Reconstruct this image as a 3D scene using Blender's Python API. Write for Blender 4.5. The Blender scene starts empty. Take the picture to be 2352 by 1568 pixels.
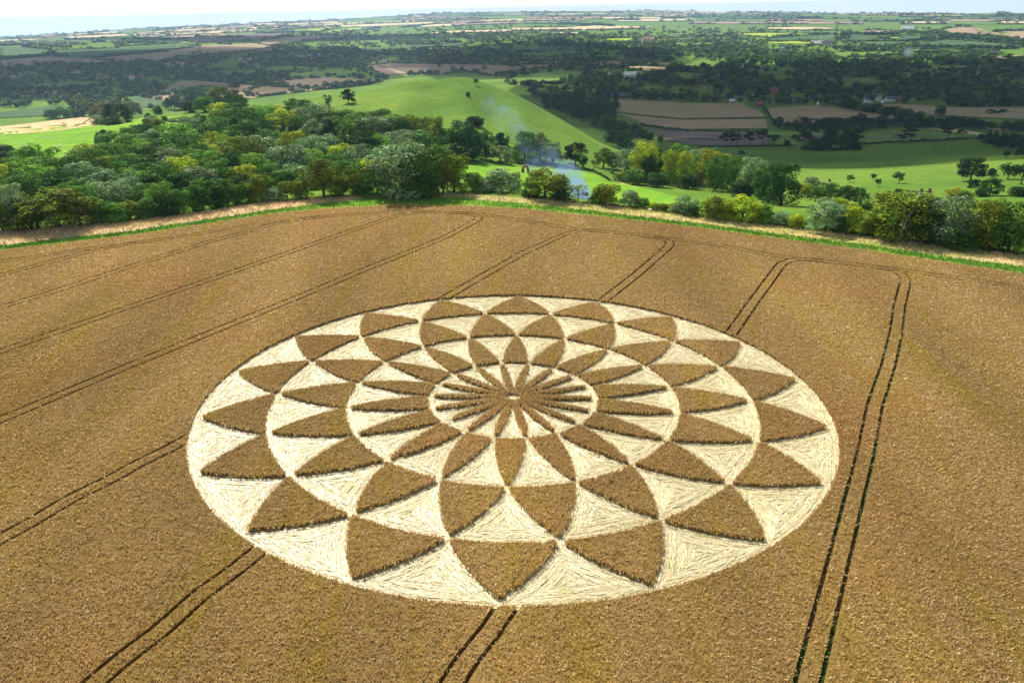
import bpy, math, random
import numpy as np
from mathutils import Vector, Matrix, kdtree
from mathutils.geometry import delaunay_2d_cdt

random.seed(7)
rng = np.random.default_rng(7)
R = math.radians
SC = bpy.context.scene
COL = SC.collection

# ------------------------------------------------------------------ camera
# picture coordinates used while measuring the place: 2352 wide, 1568 high
UW, UH, F = 2352.0, 1568.3, 1885.7
FIELD_ROT = np.array([[0.9999982863, -0.0018513213, 0.0], [0.000712013, 0.384596634, -0.923084461], [0.001708926, 0.923082879, 0.384597293]])
CAM_FIELD = np.array([-0.104, -98.01, 49.2])            # camera above the plane of the wheat field


def rx(a):
    c, s = math.cos(a), math.sin(a)
    return np.array([[1, 0, 0], [0, c, -s], [0, s, c]])


def rz(a):
    c, s = math.cos(a), math.sin(a)
    return np.array([[c, -s, 0], [s, c, 0], [0, 0, 1]])


PITCH, ROLL = R(90 - 22.05), -math.atan(50 / 2352)
CAM_ROT = rx(PITCH) @ rz(ROLL)
M = CAM_ROT @ FIELD_ROT.T                               # field plane (gently sloping) -> world
CAM = M @ CAM_FIELD
CX, CY, CZ = CAM

cam_data = bpy.data.cameras.new('camera')
cam_data.sensor_width = 36.0
cam_data.lens = F / UW * 36.0
cam_data.clip_start, cam_data.clip_end = 0.5, 90000
cam = bpy.data.objects.new('camera', cam_data)
COL.objects.link(cam)
m4 = Matrix([list(r) + [0] for r in CAM_ROT] + [[0, 0, 0, 1]])
m4.translation = Vector(CAM)
cam.matrix_world = m4
SC.camera = cam

# ------------------------------------------------------------------ light
SUN_AZ, SUN_EL = R(-25), R(49)                          # ahead of the camera and to its left
TO_SUN = Vector((math.sin(SUN_AZ) * math.cos(SUN_EL), math.cos(SUN_AZ) * math.cos(SUN_EL), math.sin(SUN_EL)))
sun_data = bpy.data.lights.new('sun', 'SUN')
sun_data.energy = 5.0
sun_data.angle = R(0.53)
sun_data.color = (1.0, 0.955, 0.88)
sun = bpy.data.objects.new('sun', sun_data)
COL.objects.link(sun)
sun.rotation_euler = (-TO_SUN).to_track_quat('-Z', 'Y').to_euler()
sun.location = (0, 0, 300)

world = bpy.data.worlds.new('World')
SC.world = world
world.use_nodes = True
wn, wl = world.node_tree.nodes, world.node_tree.links
for n in list(wn):
    wn.remove(n)
w_out = wn.new('ShaderNodeOutputWorld')
w_bg = wn.new('ShaderNodeBackground')
w_bg.inputs['Strength'].default_value = 0.05
w_sky = wn.new('ShaderNodeTexSky')
w_sky.sky_type = 'NISHITA'
w_sky.sun_disc = False
w_sky.sun_elevation = SUN_EL
w_sky.sun_rotation = SUN_AZ % (2 * math.pi)
w_sky.altitude = 200
w_sky.dust_density = 0.6
w_tc = wn.new('ShaderNodeTexCoord')
w_sep = wn.new('ShaderNodeSeparateXYZ')
w_max = wn.new('ShaderNodeMath'); w_max.operation = 'MAXIMUM'; w_max.inputs[1].default_value = 0.02
w_com = wn.new('ShaderNodeCombineXYZ')
wl.new(w_tc.outputs['Generated'], w_sep.inputs[0])
wl.new(w_sep.outputs['X'], w_com.inputs['X']); wl.new(w_sep.outputs['Y'], w_com.inputs['Y'])
wl.new(w_sep.outputs['Z'], w_max.inputs[0]); wl.new(w_max.outputs[0], w_com.inputs['Z'])
wl.new(w_com.outputs[0], w_sky.inputs[0])
# thin bright cloud, the same all round the sky
w_map = wn.new('ShaderNodeMapping'); w_map.inputs['Scale'].default_value = (2.2, 2.2, 14.0)
w_noise = wn.new('ShaderNodeTexNoise'); w_noise.inputs['Scale'].default_value = 1.6; w_noise.inputs['Detail'].default_value = 7
w_ramp = wn.new('ShaderNodeValToRGB')
w_ramp.color_ramp.elements[0].position = 0.36; w_ramp.color_ramp.elements[1].position = 0.62
w_mix = wn.new('ShaderNodeMix'); w_mix.data_type = 'RGBA'
wl.new(w_com.outputs[0], w_map.inputs[0]); wl.new(w_map.outputs[0], w_noise.inputs[0]); wl.new(w_noise.outputs['Fac'], w_ramp.inputs[0])
w_mul = wn.new('ShaderNodeMath'); w_mul.operation = 'MULTIPLY'; w_mul.inputs[1].default_value = 0.30
wl.new(w_ramp.outputs[0], w_mul.inputs[0])
# the air whitens the sky towards the horizon, all the way round
w_inv = wn.new('ShaderNodeMath'); w_inv.operation = 'SUBTRACT'; w_inv.inputs[0].default_value = 1.0; wl.new(w_max.outputs[0], w_inv.inputs[1])
w_pow = wn.new('ShaderNodeMath'); w_pow.operation = 'POWER'; w_pow.inputs[1].default_value = 7.0; wl.new(w_inv.outputs[0], w_pow.inputs[0])
w_hor = wn.new('ShaderNodeMath'); w_hor.operation = 'MULTIPLY_ADD'; w_hor.inputs[1].default_value = 0.72; w_hor.use_clamp = True
wl.new(w_pow.outputs[0], w_hor.inputs[0]); wl.new(w_mul.outputs[0], w_hor.inputs[2]); wl.new(w_hor.outputs[0], w_mix.inputs[0])
wl.new(w_sky.outputs[0], w_mix.inputs[6]); w_mix.inputs[7].default_value = (15.6, 17.4, 18.2, 1)
wl.new(w_mix.outputs[2], w_bg.inputs['Color']); wl.new(w_bg.outputs[0], w_out.inputs['Surface'])

SC.view_settings.view_transform = 'Standard'
SC.view_settings.look = 'None'
SC.view_settings.gamma = 1.0
SC.view_settings.exposure = 0.68
SC.view_settings.use_curve_mapping = False
SC.render.engine = 'CYCLES'
SC.cycles.max_bounces = 6
SC.cycles.diffuse_bounces = 2
SC.cycles.transparent_max_bounces = 12
SC.cycles.volume_bounces = 0
SC.cycles.use_denoising = True

# ------------------------------------------------------------------ helpers: materials
def mat(name):
    m = bpy.data.materials.new(name)
    m.use_nodes = True
    nt = m.node_tree
    for n in list(nt.nodes):
        nt.nodes.remove(n)
    return m, nt


def node(nt, kind, **kw):
    n = nt.nodes.new(kind)
    for k, v in kw.items():
        if k.startswith('i_'):
            n.inputs[k[2:].replace('_', ' ')].default_value = v
        else:
            setattr(n, k, v)
    return n


def rgba(c):
    return (c[0], c[1], c[2], 1.0)


def noise(nt, vec, scale, detail=4.0, rough=0.6):
    n = node(nt, 'ShaderNodeTexNoise')
    n.inputs['Scale'].default_value = scale
    n.inputs['Detail'].default_value = detail
    n.inputs['Roughness'].default_value = rough
    nt.links.new(vec, n.inputs['Vector'])
    return n.outputs['Fac']


def ramp(nt, fac, stops):
    r = node(nt, 'ShaderNodeValToRGB')
    cr = r.color_ramp
    while len(cr.elements) < len(stops):
        cr.elements.new(0.5)
    for e, (p, c) in zip(cr.elements, stops):
        e.position = p
        e.color = rgba(c)
    nt.links.new(fac, r.inputs[0])
    return r.outputs[0]


def mixc(nt, fac, a, b, mode='MIX'):
    m = node(nt, 'ShaderNodeMix', data_type='RGBA', blend_type=mode)
    if isinstance(fac, (int, float)):
        m.inputs[0].default_value = fac
    else:
        nt.links.new(fac, m.inputs[0])
    for sock, val in ((6, a), (7, b)):
        if isinstance(val, tuple):
            m.inputs[sock].default_value = rgba(val)
        else:
            nt.links.new(val, m.inputs[sock])
    return m.outputs[2]


def mapped(nt, vec, scale, rot=(0, 0, 0)):
    n = node(nt, 'ShaderNodeMapping')
    n.inputs['Scale'].default_value = scale
    n.inputs['Rotation'].default_value = rot
    nt.links.new(vec, n.inputs[0])
    return n.outputs[0]


def finish(nt, color, rough=0.9, translucent=0.0, bump=None, bump_dist=0.1, spec=0.2):
    out = node(nt, 'ShaderNodeOutputMaterial')
    p = node(nt, 'ShaderNodeBsdfPrincipled')
    p.inputs['Roughness'].default_value = rough
    p.inputs['Specular IOR Level'].default_value = spec
    if isinstance(color, tuple):
        p.inputs['Base Color'].default_value = rgba(color)
    else:
        nt.links.new(color, p.inputs['Base Color'])
    if bump is not None:
        b = node(nt, 'ShaderNodeBump')
        b.inputs['Strength'].default_value = 1.0
        b.inputs['Distance'].default_value = bump_dist
        nt.links.new(bump, b.inputs['Height'])
        nt.links.new(b.outputs[0], p.inputs['Normal'])
    surf = p.outputs[0]
    if translucent > 0:
        t = node(nt, 'ShaderNodeBsdfTranslucent')
        if isinstance(color, tuple):
            t.inputs['Color'].default_value = rgba(color)
        else:
            nt.links.new(color, t.inputs['Color'])
        mx = node(nt, 'ShaderNodeMixShader')
        mx.inputs[0].default_value = translucent
        nt.links.new(surf, mx.inputs[1])
        nt.links.new(t.outputs[0], mx.inputs[2])
        surf = mx.outputs[0]
    nt.links.new(surf, out.inputs['Surface'])


def pos(nt):
    return node(nt, 'ShaderNodeNewGeometry').outputs['Position']


def island(nt):
    return node(nt, 'ShaderNodeNewGeometry').outputs['Random Per Island']


def simple(name, c, rough=0.8, vary=0.25, scale=1.0, spec=0.3):
    m, nt = mat(name)
    n = noise(nt, pos(nt), scale)
    finish(nt, mixc(nt, n, tuple(x * (1 - vary) for x in c), tuple(min(1, x * (1 + vary)) for x in c)), rough, spec=spec)
    return m


# wheat: ripe ears with weedy, greener and yellower streaks along the drilling direction
DRILL = R(28.2)


def wheat_material(name, island_var, dark):
    m, nt = mat(name)
    P = pos(nt)
    along = mapped(nt, P, (0.22, 0.018, 0.1), (0, 0, DRILL))
    streak = noise(nt, along, 1.0, 5, 0.6)
    patch = noise(nt, P, 0.035, 4, 0.55)
    fine = noise(nt, P, 2.2, 3, 0.7)
    if island_var:
        base = ramp(nt, island(nt), [(0.0, (0.31, 0.190, 0.062)), (0.4, (0.49, 0.315, 0.108)), (0.8, (0.67, 0.47, 0.20)), (1.0, (0.87, 0.74, 0.48))])
    else:
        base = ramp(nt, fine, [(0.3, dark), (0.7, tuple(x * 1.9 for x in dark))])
    g = ramp(nt, streak, [(0.48, (0, 0, 0)), (0.72, (1, 1, 1))])
    c = mixc(nt, 0.0, base, base)
    broad = ramp(nt, noise(nt, mapped(nt, P, (0.05, 0.012, 0.1), (0, 0, DRILL)), 1.0, 3, 0.5), [(0.35, (0.82, 0.82, 0.80)), (0.65, (1.12, 1.12, 1.12))])
    base = mixc(nt, 1.0, base, broad, 'MULTIPLY')
    yel = mixc(nt, 1.0, base, (0.98, 1.02, 0.62), 'MULTIPLY')
    c = mixc(nt, g, base, yel)
    g2 = ramp(nt, patch, [(0.50, (0, 0, 0)), (0.75, (0.75, 0.75, 0.75))])
    red = mixc(nt, 1.0, base, (1.06, 0.90, 0.85), 'MULTIPLY')
    c = mixc(nt, g2, c, red)
    finish(nt, c, 0.6, 0.42 if island_var else 0.0, bump=None if island_var else fine, bump_dist=0.25, spec=0.22 if island_var else 0.0)
    return m


M_EARS = wheat_material('wheat ears', True, None)
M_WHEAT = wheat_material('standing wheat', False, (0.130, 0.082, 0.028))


def straw_material():
    m, nt = mat('laid straw')
    P = pos(nt)
    n = noise(nt, P, 0.3, 4, 0.6)
    base = ramp(nt, island(nt), [(0.0, (0.52, 0.41, 0.19)), (0.15, (0.70, 0.58, 0.31)), (0.6, (0.81, 0.70, 0.41)), (1.0, (0.87, 0.79, 0.55))])
    gr = ramp(nt, n, [(0.52, (1, 1, 1)), (0.75, (0.86, 0.87, 0.66))])
    tint = node(nt, 'ShaderNodeAttribute', attribute_name='tint').outputs['Color']
    finish(nt, mixc(nt, 1.0, mixc(nt, 1.0, base, gr, 'MULTIPLY'), tint, 'MULTIPLY'), 0.42, 0.12, spec=0.5)
    return m


M_STRAW = straw_material()


def floor_material():
    m, nt = mat('straw litter floor')
    P = pos(nt)
    f = noise(nt, P, 5.0, 4, 0.7)
    finish(nt, ramp(nt, f, [(0.3, (0.36, 0.29, 0.15)), (0.6, (0.58, 0.49, 0.29)), (0.8, (0.68, 0.6, 0.4))]), 0.7, bump=f, bump_dist=0.12)
    return m


M_FLOOR = floor_material()


def soil_material():
    m, nt = mat('field soil')
    P = pos(nt)
    f = noise(nt, P, 1.6, 5, 0.7)
    finish(nt, ramp(nt, f, [(0.3, (0.12, 0.085, 0.035)), (0.6, (0.19, 0.135, 0.055)), (0.75, (0.15, 0.17, 0.045))]), 0.95)
    return m


M_SOIL = soil_material()


def grass_material(name, a, b, c, s1=0.02, s2=0.35, stretch=(1, 1, 1), bump_scale=0.25, bump_dist=0.5):
    m, nt = mat(name)
    P = mapped(nt, pos(nt), stretch)
    n1 = noise(nt, P, s1, 5, 0.6)
    n2 = noise(nt, P, s2, 4, 0.7)
    col = ramp(nt, n1, [(0.32, a), (0.52, b), (0.70, c)])
    col = mixc(nt, 1.0, col, ramp(nt, n2, [(0.3, (0.70, 0.74, 0.70)), (0.7, (1.22, 1.18, 1.15))]), 'MULTIPLY')
    dry = ramp(nt, noise(nt, mapped(nt, pos(nt), (0.6, 1, 1)), s2 * 0.16, 6, 0.75), [(0.50, (1, 1, 1)), (0.72, (1.45, 1.12, 1.25))])
    col = mixc(nt, 1.0, col, dry, 'MULTIPLY')
    bn = noise(nt, mapped(nt, pos(nt), (0.35, 1, 1.5)), bump_scale, 4, 0.7)
    finish(nt, col, 0.95, bump=bn, bump_dist=bump_dist, spec=0.05)
    return m


M_GROUND = grass_material('pasture ground', (0.070, 0.145, 0.016), (0.105, 0.195, 0.020), (0.150, 0.225, 0.028), 0.010, 0.3)
FIELD_MATS = {
    'tan': grass_material('stubble, tan', (0.30, 0.22, 0.12), (0.35, 0.26, 0.15), (0.39, 0.29, 0.175), 0.006, 0.08, (0.3, 1, 1)),
    'mauve': grass_material('stubble, greyish', (0.27, 0.20, 0.14), (0.32, 0.235, 0.165), (0.36, 0.27, 0.19), 0.006, 0.08, (0.3, 1, 1)),
    'pink': grass_material('stubble, pinkish', (0.50, 0.33, 0.17), (0.58, 0.40, 0.22), (0.62, 0.45, 0.26), 0.02, 0.15, (0.3, 1, 1)),
    'green': grass_material('grass field', (0.095, 0.17, 0.03), (0.125, 0.215, 0.035), (0.15, 0.23, 0.045), 0.006, 0.08),
    'dark': grass_material('dark grass field', (0.05, 0.10, 0.04), (0.065, 0.125, 0.05), (0.08, 0.135, 0.05), 0.006, 0.08),
    'bright': grass_material('bright grass field', (0.26, 0.36, 0.03), (0.32, 0.42, 0.04), (0.36, 0.44, 0.06), 0.006, 0.08),
    'plough': grass_material('ploughed field', (0.13, 0.10, 0.10), (0.155, 0.12, 0.115), (0.18, 0.14, 0.13), 0.01, 0.12, (0.2, 1, 1)),
    'pale': grass_material('pale far field', (0.52, 0.42, 0.24), (0.58, 0.48, 0.28), (0.62, 0.54, 0.34), 0.003, 0.02),
    'meadow': grass_material('lush meadow', (0.11, 0.25, 0.016), (0.145, 0.30, 0.020), (0.20, 0.33, 0.03), 0.03, 0.3),
    'verge': grass_material('green verge', (0.12, 0.27, 0.02), (0.17, 0.34, 0.03), (0.27, 0.37, 0.05), 0.12, 1.2),
    'hay': grass_material('dry verge', (0.36, 0.34, 0.10), (0.60, 0.44, 0.24), (0.66, 0.50, 0.30), 0.09, 0.9),
    'haygreen': grass_material('half dry verge', (0.22, 0.32, 0.04), (0.42, 0.38, 0.13), (0.58, 0.44, 0.24), 0.09, 0.9, (0.5, 1, 1)),
}


def leaf_material(name, use_attr):
    m, nt = mat(name)
    if use_attr:
        a = node(nt, 'ShaderNodeAttribute', attribute_name='tint')
        base = a.outputs['Color']
    else:
        a = node(nt, 'ShaderNodeAttribute', attribute_name='tint')
        base = mixc(nt, 1.0, node(nt, 'ShaderNodeObjectInfo').outputs['Color'], a.outputs['Color'], 'MULTIPLY')
    v = ramp(nt, island(nt), [(0.0, (0.62, 0.66, 0.6)), (0.5, (1.0, 1.0, 1.0)), (1.0, (1.45, 1.4, 1.2))])
    finish(nt, mixc(nt, 1.0, base, v, 'MULTIPLY'), 0.7, 0.15, spec=0.04)
    return m


M_LEAF = leaf_material('leaves', False)
M_LEAF_FAR = leaf_material('leaves of far trees', True)
M_BARK = simple('bark', (0.11, 0.085, 0.06), 0.95, 0.4, 2.0, 0.1)
M_PALE_BARK = simple('pale dead bark', (0.36, 0.31, 0.25), 0.95, 0.3, 2.0, 0.1)

# ------------------------------------------------------------------ helpers: objects
def tag(o, label=None, cat=None, group=None, kind=None):
    if label: o['label'] = label
    if cat: o['category'] = cat
    if group: o['group'] = group
    if kind: o['kind'] = kind
    return o


def mesh_np(name, V, Fc, mats, mi=None, tint=None, smooth=False):
    V = np.asarray(V, dtype=np.float32)
    Fc = np.asarray(Fc, dtype=np.int32)
    me = bpy.data.meshes.new(name)
    n, k = Fc.shape
    me.vertices.add(len(V)); me.vertices.foreach_set('co', V.ravel())
    me.loops.add(n * k); me.loops.foreach_set('vertex_index', Fc.ravel())
    me.polygons.add(n)
    me.polygons.foreach_set('loop_start', np.arange(0, n * k, k, dtype=np.int32))
    me.polygons.foreach_set('loop_total', np.full(n, k, dtype=np.int32))
    if mi is not None:
        me.polygons.foreach_set('material_index', np.asarray(mi, dtype=np.int32))
    for m in mats:
        me.materials.append(m)
    if not smooth:
        me.polygons.foreach_set('use_smooth', np.zeros(n, dtype=bool))
    if tint is not None:
        at_ = me.color_attributes.new('tint', 'FLOAT_COLOR', 'POINT')
        t = np.ones((len(V), 4), dtype=np.float32); t[:, :3] = tint
        at_.data.foreach_set('color', t.ravel())
    me.update(calc_edges=True)
    me.validate()
    return me


def link(name, me, parent=None, loc=None, rotz=0.0, scale=None):
    o = bpy.data.objects.new(name, me)
    COL.objects.link(o)
    if parent is not None: o.parent = parent
    if loc is not None: o.location = loc
    if rotz: o.rotation_euler.z = rotz
    if scale is not None: o.scale = scale
    return o


class MB:
    """collects boxes, tubes and prisms into one mesh"""
    def __init__(s): s.v, s.f = [], []
    def add(s, vs, fs):
        b = len(s.v); s.v += [tuple(x) for x in vs]; s.f += [tuple(i + b for i in f) for f in fs]; return s
    def box(s, x0, x1, y0, y1, z0, z1):
        return s.add([(x0, y0, z0), (x1, y0, z0), (x1, y1, z0), (x0, y1, z0), (x0, y0, z1), (x1, y0, z1), (x1, y1, z1), (x0, y1, z1)],
                     [(3, 2, 1, 0), (4, 5, 6, 7), (0, 1, 5, 4), (1, 2, 6, 5), (2, 3, 7, 6), (3, 0, 4, 7)])
    def tube(s, pts, radii, n=7):
        pts = [Vector(p) for p in pts]; rings = []
        for i, p in enumerate(pts):
            d = (pts[min(i + 1, len(pts) - 1)] - pts[max(i - 1, 0)]).normalized()
            a = d.cross(Vector((0.3, 1, 0.1))).normalized(); b = d.cross(a)
            rings.append([p + (a * math.cos(t) + b * math.sin(t)) * radii[i] for t in [2 * math.pi * k / n for k in range(n)]])
        vs = [v for r in rings for v in r]; fs = []
        for i in range(len(pts) - 1):
            for k in range(n):
                fs.append((i * n + k, i * n + (k + 1) % n, (i + 1) * n + (k + 1) % n, (i + 1) * n + k))
        fs.append(tuple(range(n))[::-1]); fs.append(tuple((len(pts) - 1) * n + k for k in range(n)))
        return s.add(vs, fs)
    def mesh(s, name, m, smooth=False):
        me = bpy.data.meshes.new(name); me.from_pydata(s.v, [], s.f); me.materials.append(m)
        if smooth: me.polygons.foreach_set('use_smooth', [True] * len(me.polygons))
        me.update(); return me


ONES = ['', 'first', 'second', 'third', 'fourth', 'fifth', 'sixth', 'seventh', 'eighth', 'ninth', 'tenth', 'eleventh', 'twelfth', 'thirteenth',
        'fourteenth', 'fifteenth', 'sixteenth', 'seventeenth', 'eighteenth', 'nineteenth']
TENS = {20: ('twentieth', 'twenty'), 30: ('thirtieth', 'thirty'), 40: ('fortieth', 'forty'), 50: ('fiftieth', 'fifty')}


def ordinal(n):
    if n < 20: return ONES[n]
    t, o = n // 10 * 10, n % 10
    return TENS[t][0] if o == 0 else TENS[t][1] + '-' + ONES[o]


# ------------------------------------------------------------------ picture rays, field plane, terrain
def ray(u, v):
    return CAM_ROT @ np.array([(u - UW / 2) / F, (UH / 2 - v) / F, -1.0])


def fp(u, v, h=0.0):
    """picture point -> coordinates in the plane of the wheat field, at height h above it"""
    d = FIELD_ROT @ np.array([(u - UW / 2) / F, (UH / 2 - v) / F, -1.0])
    t = (h - CAM_FIELD[2]) / d[2]
    return (CAM_FIELD + t * d)[:2]


def W(P):
    """field-plane coordinates (n,3) -> world"""
    return np.asarray(P) @ M.T


def plane_z(x, y):
    n = M[:, 2]
    return -(n[0] * x + n[1] * y) / n[2]


WHEAT_H = 0.72
EDGE_UV = [(0, 575), (150, 558), (300, 541), (460, 517), (620, 492), (760, 479), (900, 471), (1060, 473), (1200, 480), (1400, 500), (1600, 523), (1800, 550), (2000, 577), (2180, 604), (2352, 630)]
_e = [fp(u, v, 0.4) for u, v in EDGE_UV]
_l = _e[0] + (_e[0] - _e[1]) * 3.5
_r = _e[-1] + (_e[-1] - _e[-2]) * 3.0
FIELD_POLY = np.array([_l] + _e + [_r, (175, -20), (165, -112), (-165, -112), (-185, 0)])


def in_poly(P, poly):
    x, y = P[:, 0], P[:, 1]
    c = np.zeros(len(P), bool)
    a = poly; b = np.roll(poly, -1, axis=0)
    for (x0, y0), (x1, y1) in zip(a, b):
        if y0 == y1: continue
        cond = ((y0 > y) != (y1 > y)) & (x < (x1 - x0) * (y - y0) / (y1 - y0) + x0)
        c ^= cond
    return c


def seg_dist(P, A, B, chunk=20000):
    """distance of points to the nearest of many segments"""
    out = np.empty(len(P))
    D = B - A; L2 = (D ** 2).sum(1) + 1e-12
    for i in range(0, len(P), chunk):
        p = P[i:i + chunk]
        best = np.full(len(p), 1e9)
        for a, d, l2 in zip(A, D, L2):
            t = np.clip(((p - a) @ d) / l2, 0, 1)
            q = p - a - t[:, None] * d
            best = np.minimum(best, (q * q).sum(1))
        out[i:i + chunk] = np.sqrt(best)
    return out


# visible profile of the land in the direction of picture column u: (v, distance); then hidden or far ground (distance, z)
VALE = -100.0
PROFILE = {
    0: ([(560, 203), (530, 217), (480, 262), (430, 330), (380, 425), (370, 480), (330, 600), (300, 720), (288, 800)], [(950, -75), (1200, VALE), (3000, VALE), (4300, -88), (5000, -74), (6200, -108), (8000, -102), (12000, -175), (26000, -430)]),
    250: ([(540, 205), (515, 217), (470, 270), (420, 340), (370, 430), (330, 540), (300, 650), (275, 780)], [(950, -72), (1250, VALE), (3200, VALE), (4300, -90), (5200, -72), (6500, -108), (9000, -108), (14000, -150), (26000, -330)]),
    500: ([(505, 205), (480, 215), (440, 270), (390, 350), (340, 450), (300, 560), (265, 680), (240, 800)], [(1000, -75), (1300, VALE), (3600, VALE), (5000, -92), (6000, -80), (8000, -112), (15000, -120), (26000, -230)]),
    750: ([(480, 205), (453, 215), (420, 270), (380, 350), (330, 450), (290, 540), (250, 620), (214, 740)], [(1050, -75), (1350, VALE), (5000, VALE), (9000, -90), (11000, -70), (14000, -110), (20000, -95), (26000, -190)]),
    900: ([(470, 207), (445, 218), (420, 270), (390, 350), (350, 440), (300, 525), (240, 620), (190, 730)], [(1050, -70), (1350, VALE), (5000, VALE), (8500, -88), (10000, -55), (13000, -100), (19000, -40), (26000, -150)]),
    985: ([(471, 207), (447, 218), (420, 280), (400, 350), (365, 430), (320, 500), (255, 585), (182, 700)], [(1000, -70), (1350, VALE), (5000, VALE), (8500, -85), (9800, -42), (12500, -95), (19000, -12), (26000, -120)]),
    1060: ([(473, 207), (446, 218), (420, 290), (396, 370), (366, 440), (320, 505), (250, 590), (168, 700)], [(1000, -75), (1350, VALE), (5500, VALE), (8500, -82), (9600, -34), (12500, -95), (19000, 2), (26000, -110)]),
    1176: ([(480, 205), (444, 218), (425, 320), (400, 410), (380, 470), (330, 530), (265, 600), (192, 700)], [(1000, -80), (1300, VALE), (5500, VALE), (8400, -80), (9500, -30), (12500, -95), (19000, 6), (26000, -100)]),
    1300: ([(490, 202), (460, 214), (440, 345), (410, 425), (385, 475), (330, 555), (262, 650)], [(850, -82), (1150, VALE), (5500, VALE), (8200, -80), (9300, -32), (12500, -95), (19000, -8), (26000, -120)]),
    1400: ([(500, 200), (472, 212), (450, 345), (420, 420), (390, 490), (345, 620)], [(760, -80), (1000, -99), (5500, VALE), (8200, -82), (9300, -40), (12500, -95), (19000, -30), (26000, -160)]),
    1600: ([(524, 195), (498, 208), (470, 320), (430, 430), (400, 520), (360, 680), (340, 800), (310, 920)], [(1050, VALE), (5500, VALE), (8200, -86), (9400, -52), (12500, -100), (19000, -80), (26000, -210)]),
    1900: ([(563, 190), (528, 203), (480, 320), (450, 430), (420, 520), (380, 660), (345, 810), (310, 900)], [(1050, VALE), (5500, VALE), (7800, -90), (9200, -68), (12500, -110), (19000, -170), (26000, -320)]),
    2200: ([(606, 186), (565, 198), (500, 305), (450, 420), (420, 510), (380, 640), (340, 800), (310, 870)], [(1050, VALE), (5500, VALE), (7600, -92), (9200, -76), (12500, -130), (19000, -230), (26000, -420)]),
    2352: ([(630, 183), (584, 196), (500, 300), (450, 420), (400, 560), (350, 760), (310, 860)], [(1050, VALE), (5500, VALE), (7600, -94), (9200, -82), (12500, -150), (19000, -270), (26000, -470)]),
}
NR = 470
RAD = np.concatenate([[6, 20, 40], np.geomspace(55, 15500, NR - 3)])
AZ = np.radians(np.concatenate([np.arange(-80, -37, 2.5), np.arange(-37, 37.01, 0.3), np.arange(39, 80.1, 2.5)]))
_us = sorted(PROFILE)
_colz, _colaz = [], []
for u in _us:
    near, far = PROFILE[u]
    pts = []
    for v, d in near:
        r = ray(u, v); pts.append((d, CZ + d * r[2] / math.hypot(r[0], r[1])))
    for d, z in far:                                     # fold the farthest country into 15 km, seen at the same height
        d2 = d if d < 10000 else 10000 + (d - 10000) * 5500 / 16000
        pts.append((d2, CZ + (z - CZ) * d2 / d))
    r = ray(u, 330); _colaz.append(math.atan2(r[0], r[1]))
    _colz.append(np.interp(np.log(RAD), np.log([p[0] for p in pts]), [p[1] for p in pts]))
_colz = np.array(_colz)
TZ = np.empty((len(AZ), NR))
for j in range(NR):
    TZ[:, j] = np.interp(AZ, _colaz, _colz[:, j])


def smooth1(A, axis, sig):
    k = np.exp(-0.5 * (np.arange(-3 * sig, 3 * sig + 1) / sig) ** 2); k /= k.sum(); h = len(k) // 2
    P = np.pad(A, [(h, h) if i == axis else (0, 0) for i in range(2)], mode='edge')
    return sum(w * np.take(P, range(i, i + A.shape[axis]), axis=axis) for i, w in enumerate(k))


TZ = smooth1(smooth1(TZ, 1, 3), 0, 5)
GX = CX + np.sin(AZ)[:, None] * RAD[None, :]
GY = CY + np.cos(AZ)[:, None] * RAD[None, :]
# small real relief: bumps of the old chalk pits, terracettes, gentle swells
def swell(x, y, s, seed):
    r_ = np.random.default_rng(seed); z = np.zeros_like(x)
    for _ in range(7):
        a = r_.uniform(0, 6.28); k = s * r_.uniform(0.6, 1.6)
        z += np.sin(x * math.cos(a) * k + y * math.sin(a) * k + r_.uniform(0, 6.28))
    return z / 7


def bump(u, v, d, h, rad, rad2=None):
    r = ray(u, v); n = math.hypot(r[0], r[1]); x, y = CX + d * r[0] / n, CY + d * r[1] / n
    rad2 = rad2 or rad
    return h * np.exp(-((GX - x) / rad) ** 2 - ((GY - y) / rad2) ** 2)


dist_cam = RAD[None, :] + 0 * GX
far_w = np.clip((dist_cam - 260) / 300, 0, 1) * np.clip((9000 - dist_cam) / 3000, 0.25, 1)
TZ += far_w * 1.3 * swell(GX, GY, 0.028, 3) * np.clip((1100 - dist_cam) / 200, 0, 1)
TZ += np.clip((dist_cam - 4500) / 3000, 0, 1) * 14 * swell(GX, GY, 0.0016, 5)
TZ += bump(1062, 172, 698, 3.0, 20, 20) + bump(950, 186, 705, 4.5, 24, 16) + bump(985, 200, 672, -5.0, 12, 24)
TZ += bump(1060, 230, 610, 4.5, 18, 60) + bump(1008, 250, 590, -6.0, 18, 60) + bump(1130, 240, 600, -4.0, 16, 55) + bump(930, 240, 615, 5.0, 15, 40) + bump(1190, 260, 590, 5.0, 12, 50) + bump(860, 250, 600, -4.0, 16, 40)
TZ += bump(2200, 68, 4050, 30, 260, 300) + bump(1975, 72, 3900, 24, 130, 200)
FL = np.stack([GX.ravel(), GY.ravel()], 1) @ M[:2, :2]     # nearly the field-plane coordinates
inside = in_poly(FL, FIELD_POLY)
dout = seg_dist(FL, FIELD_POLY, np.roll(FIELD_POLY, -1, axis=0))
dout[inside] = 0
w = np.clip((dout - 13) / 22, 0, 1); w = (w * w * (3 - 2 * w)).reshape(TZ.shape)
TZ = plane_z(GX, GY) * (1 - w) + TZ * w
LOGR = np.log(RAD)


def _prof(az):
    i = int(np.clip(np.searchsorted(AZ, az) - 1, 0, len(AZ) - 2))
    t = (az - AZ[i]) / (AZ[i + 1] - AZ[i])
    return TZ[i] * (1 - t) + TZ[i + 1] * t


def height(x, y):
    dx, dy = x - CX, y - CY
    return float(np.interp(math.hypot(dx, dy), RAD, _prof(math.atan2(dx, dy))))


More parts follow.
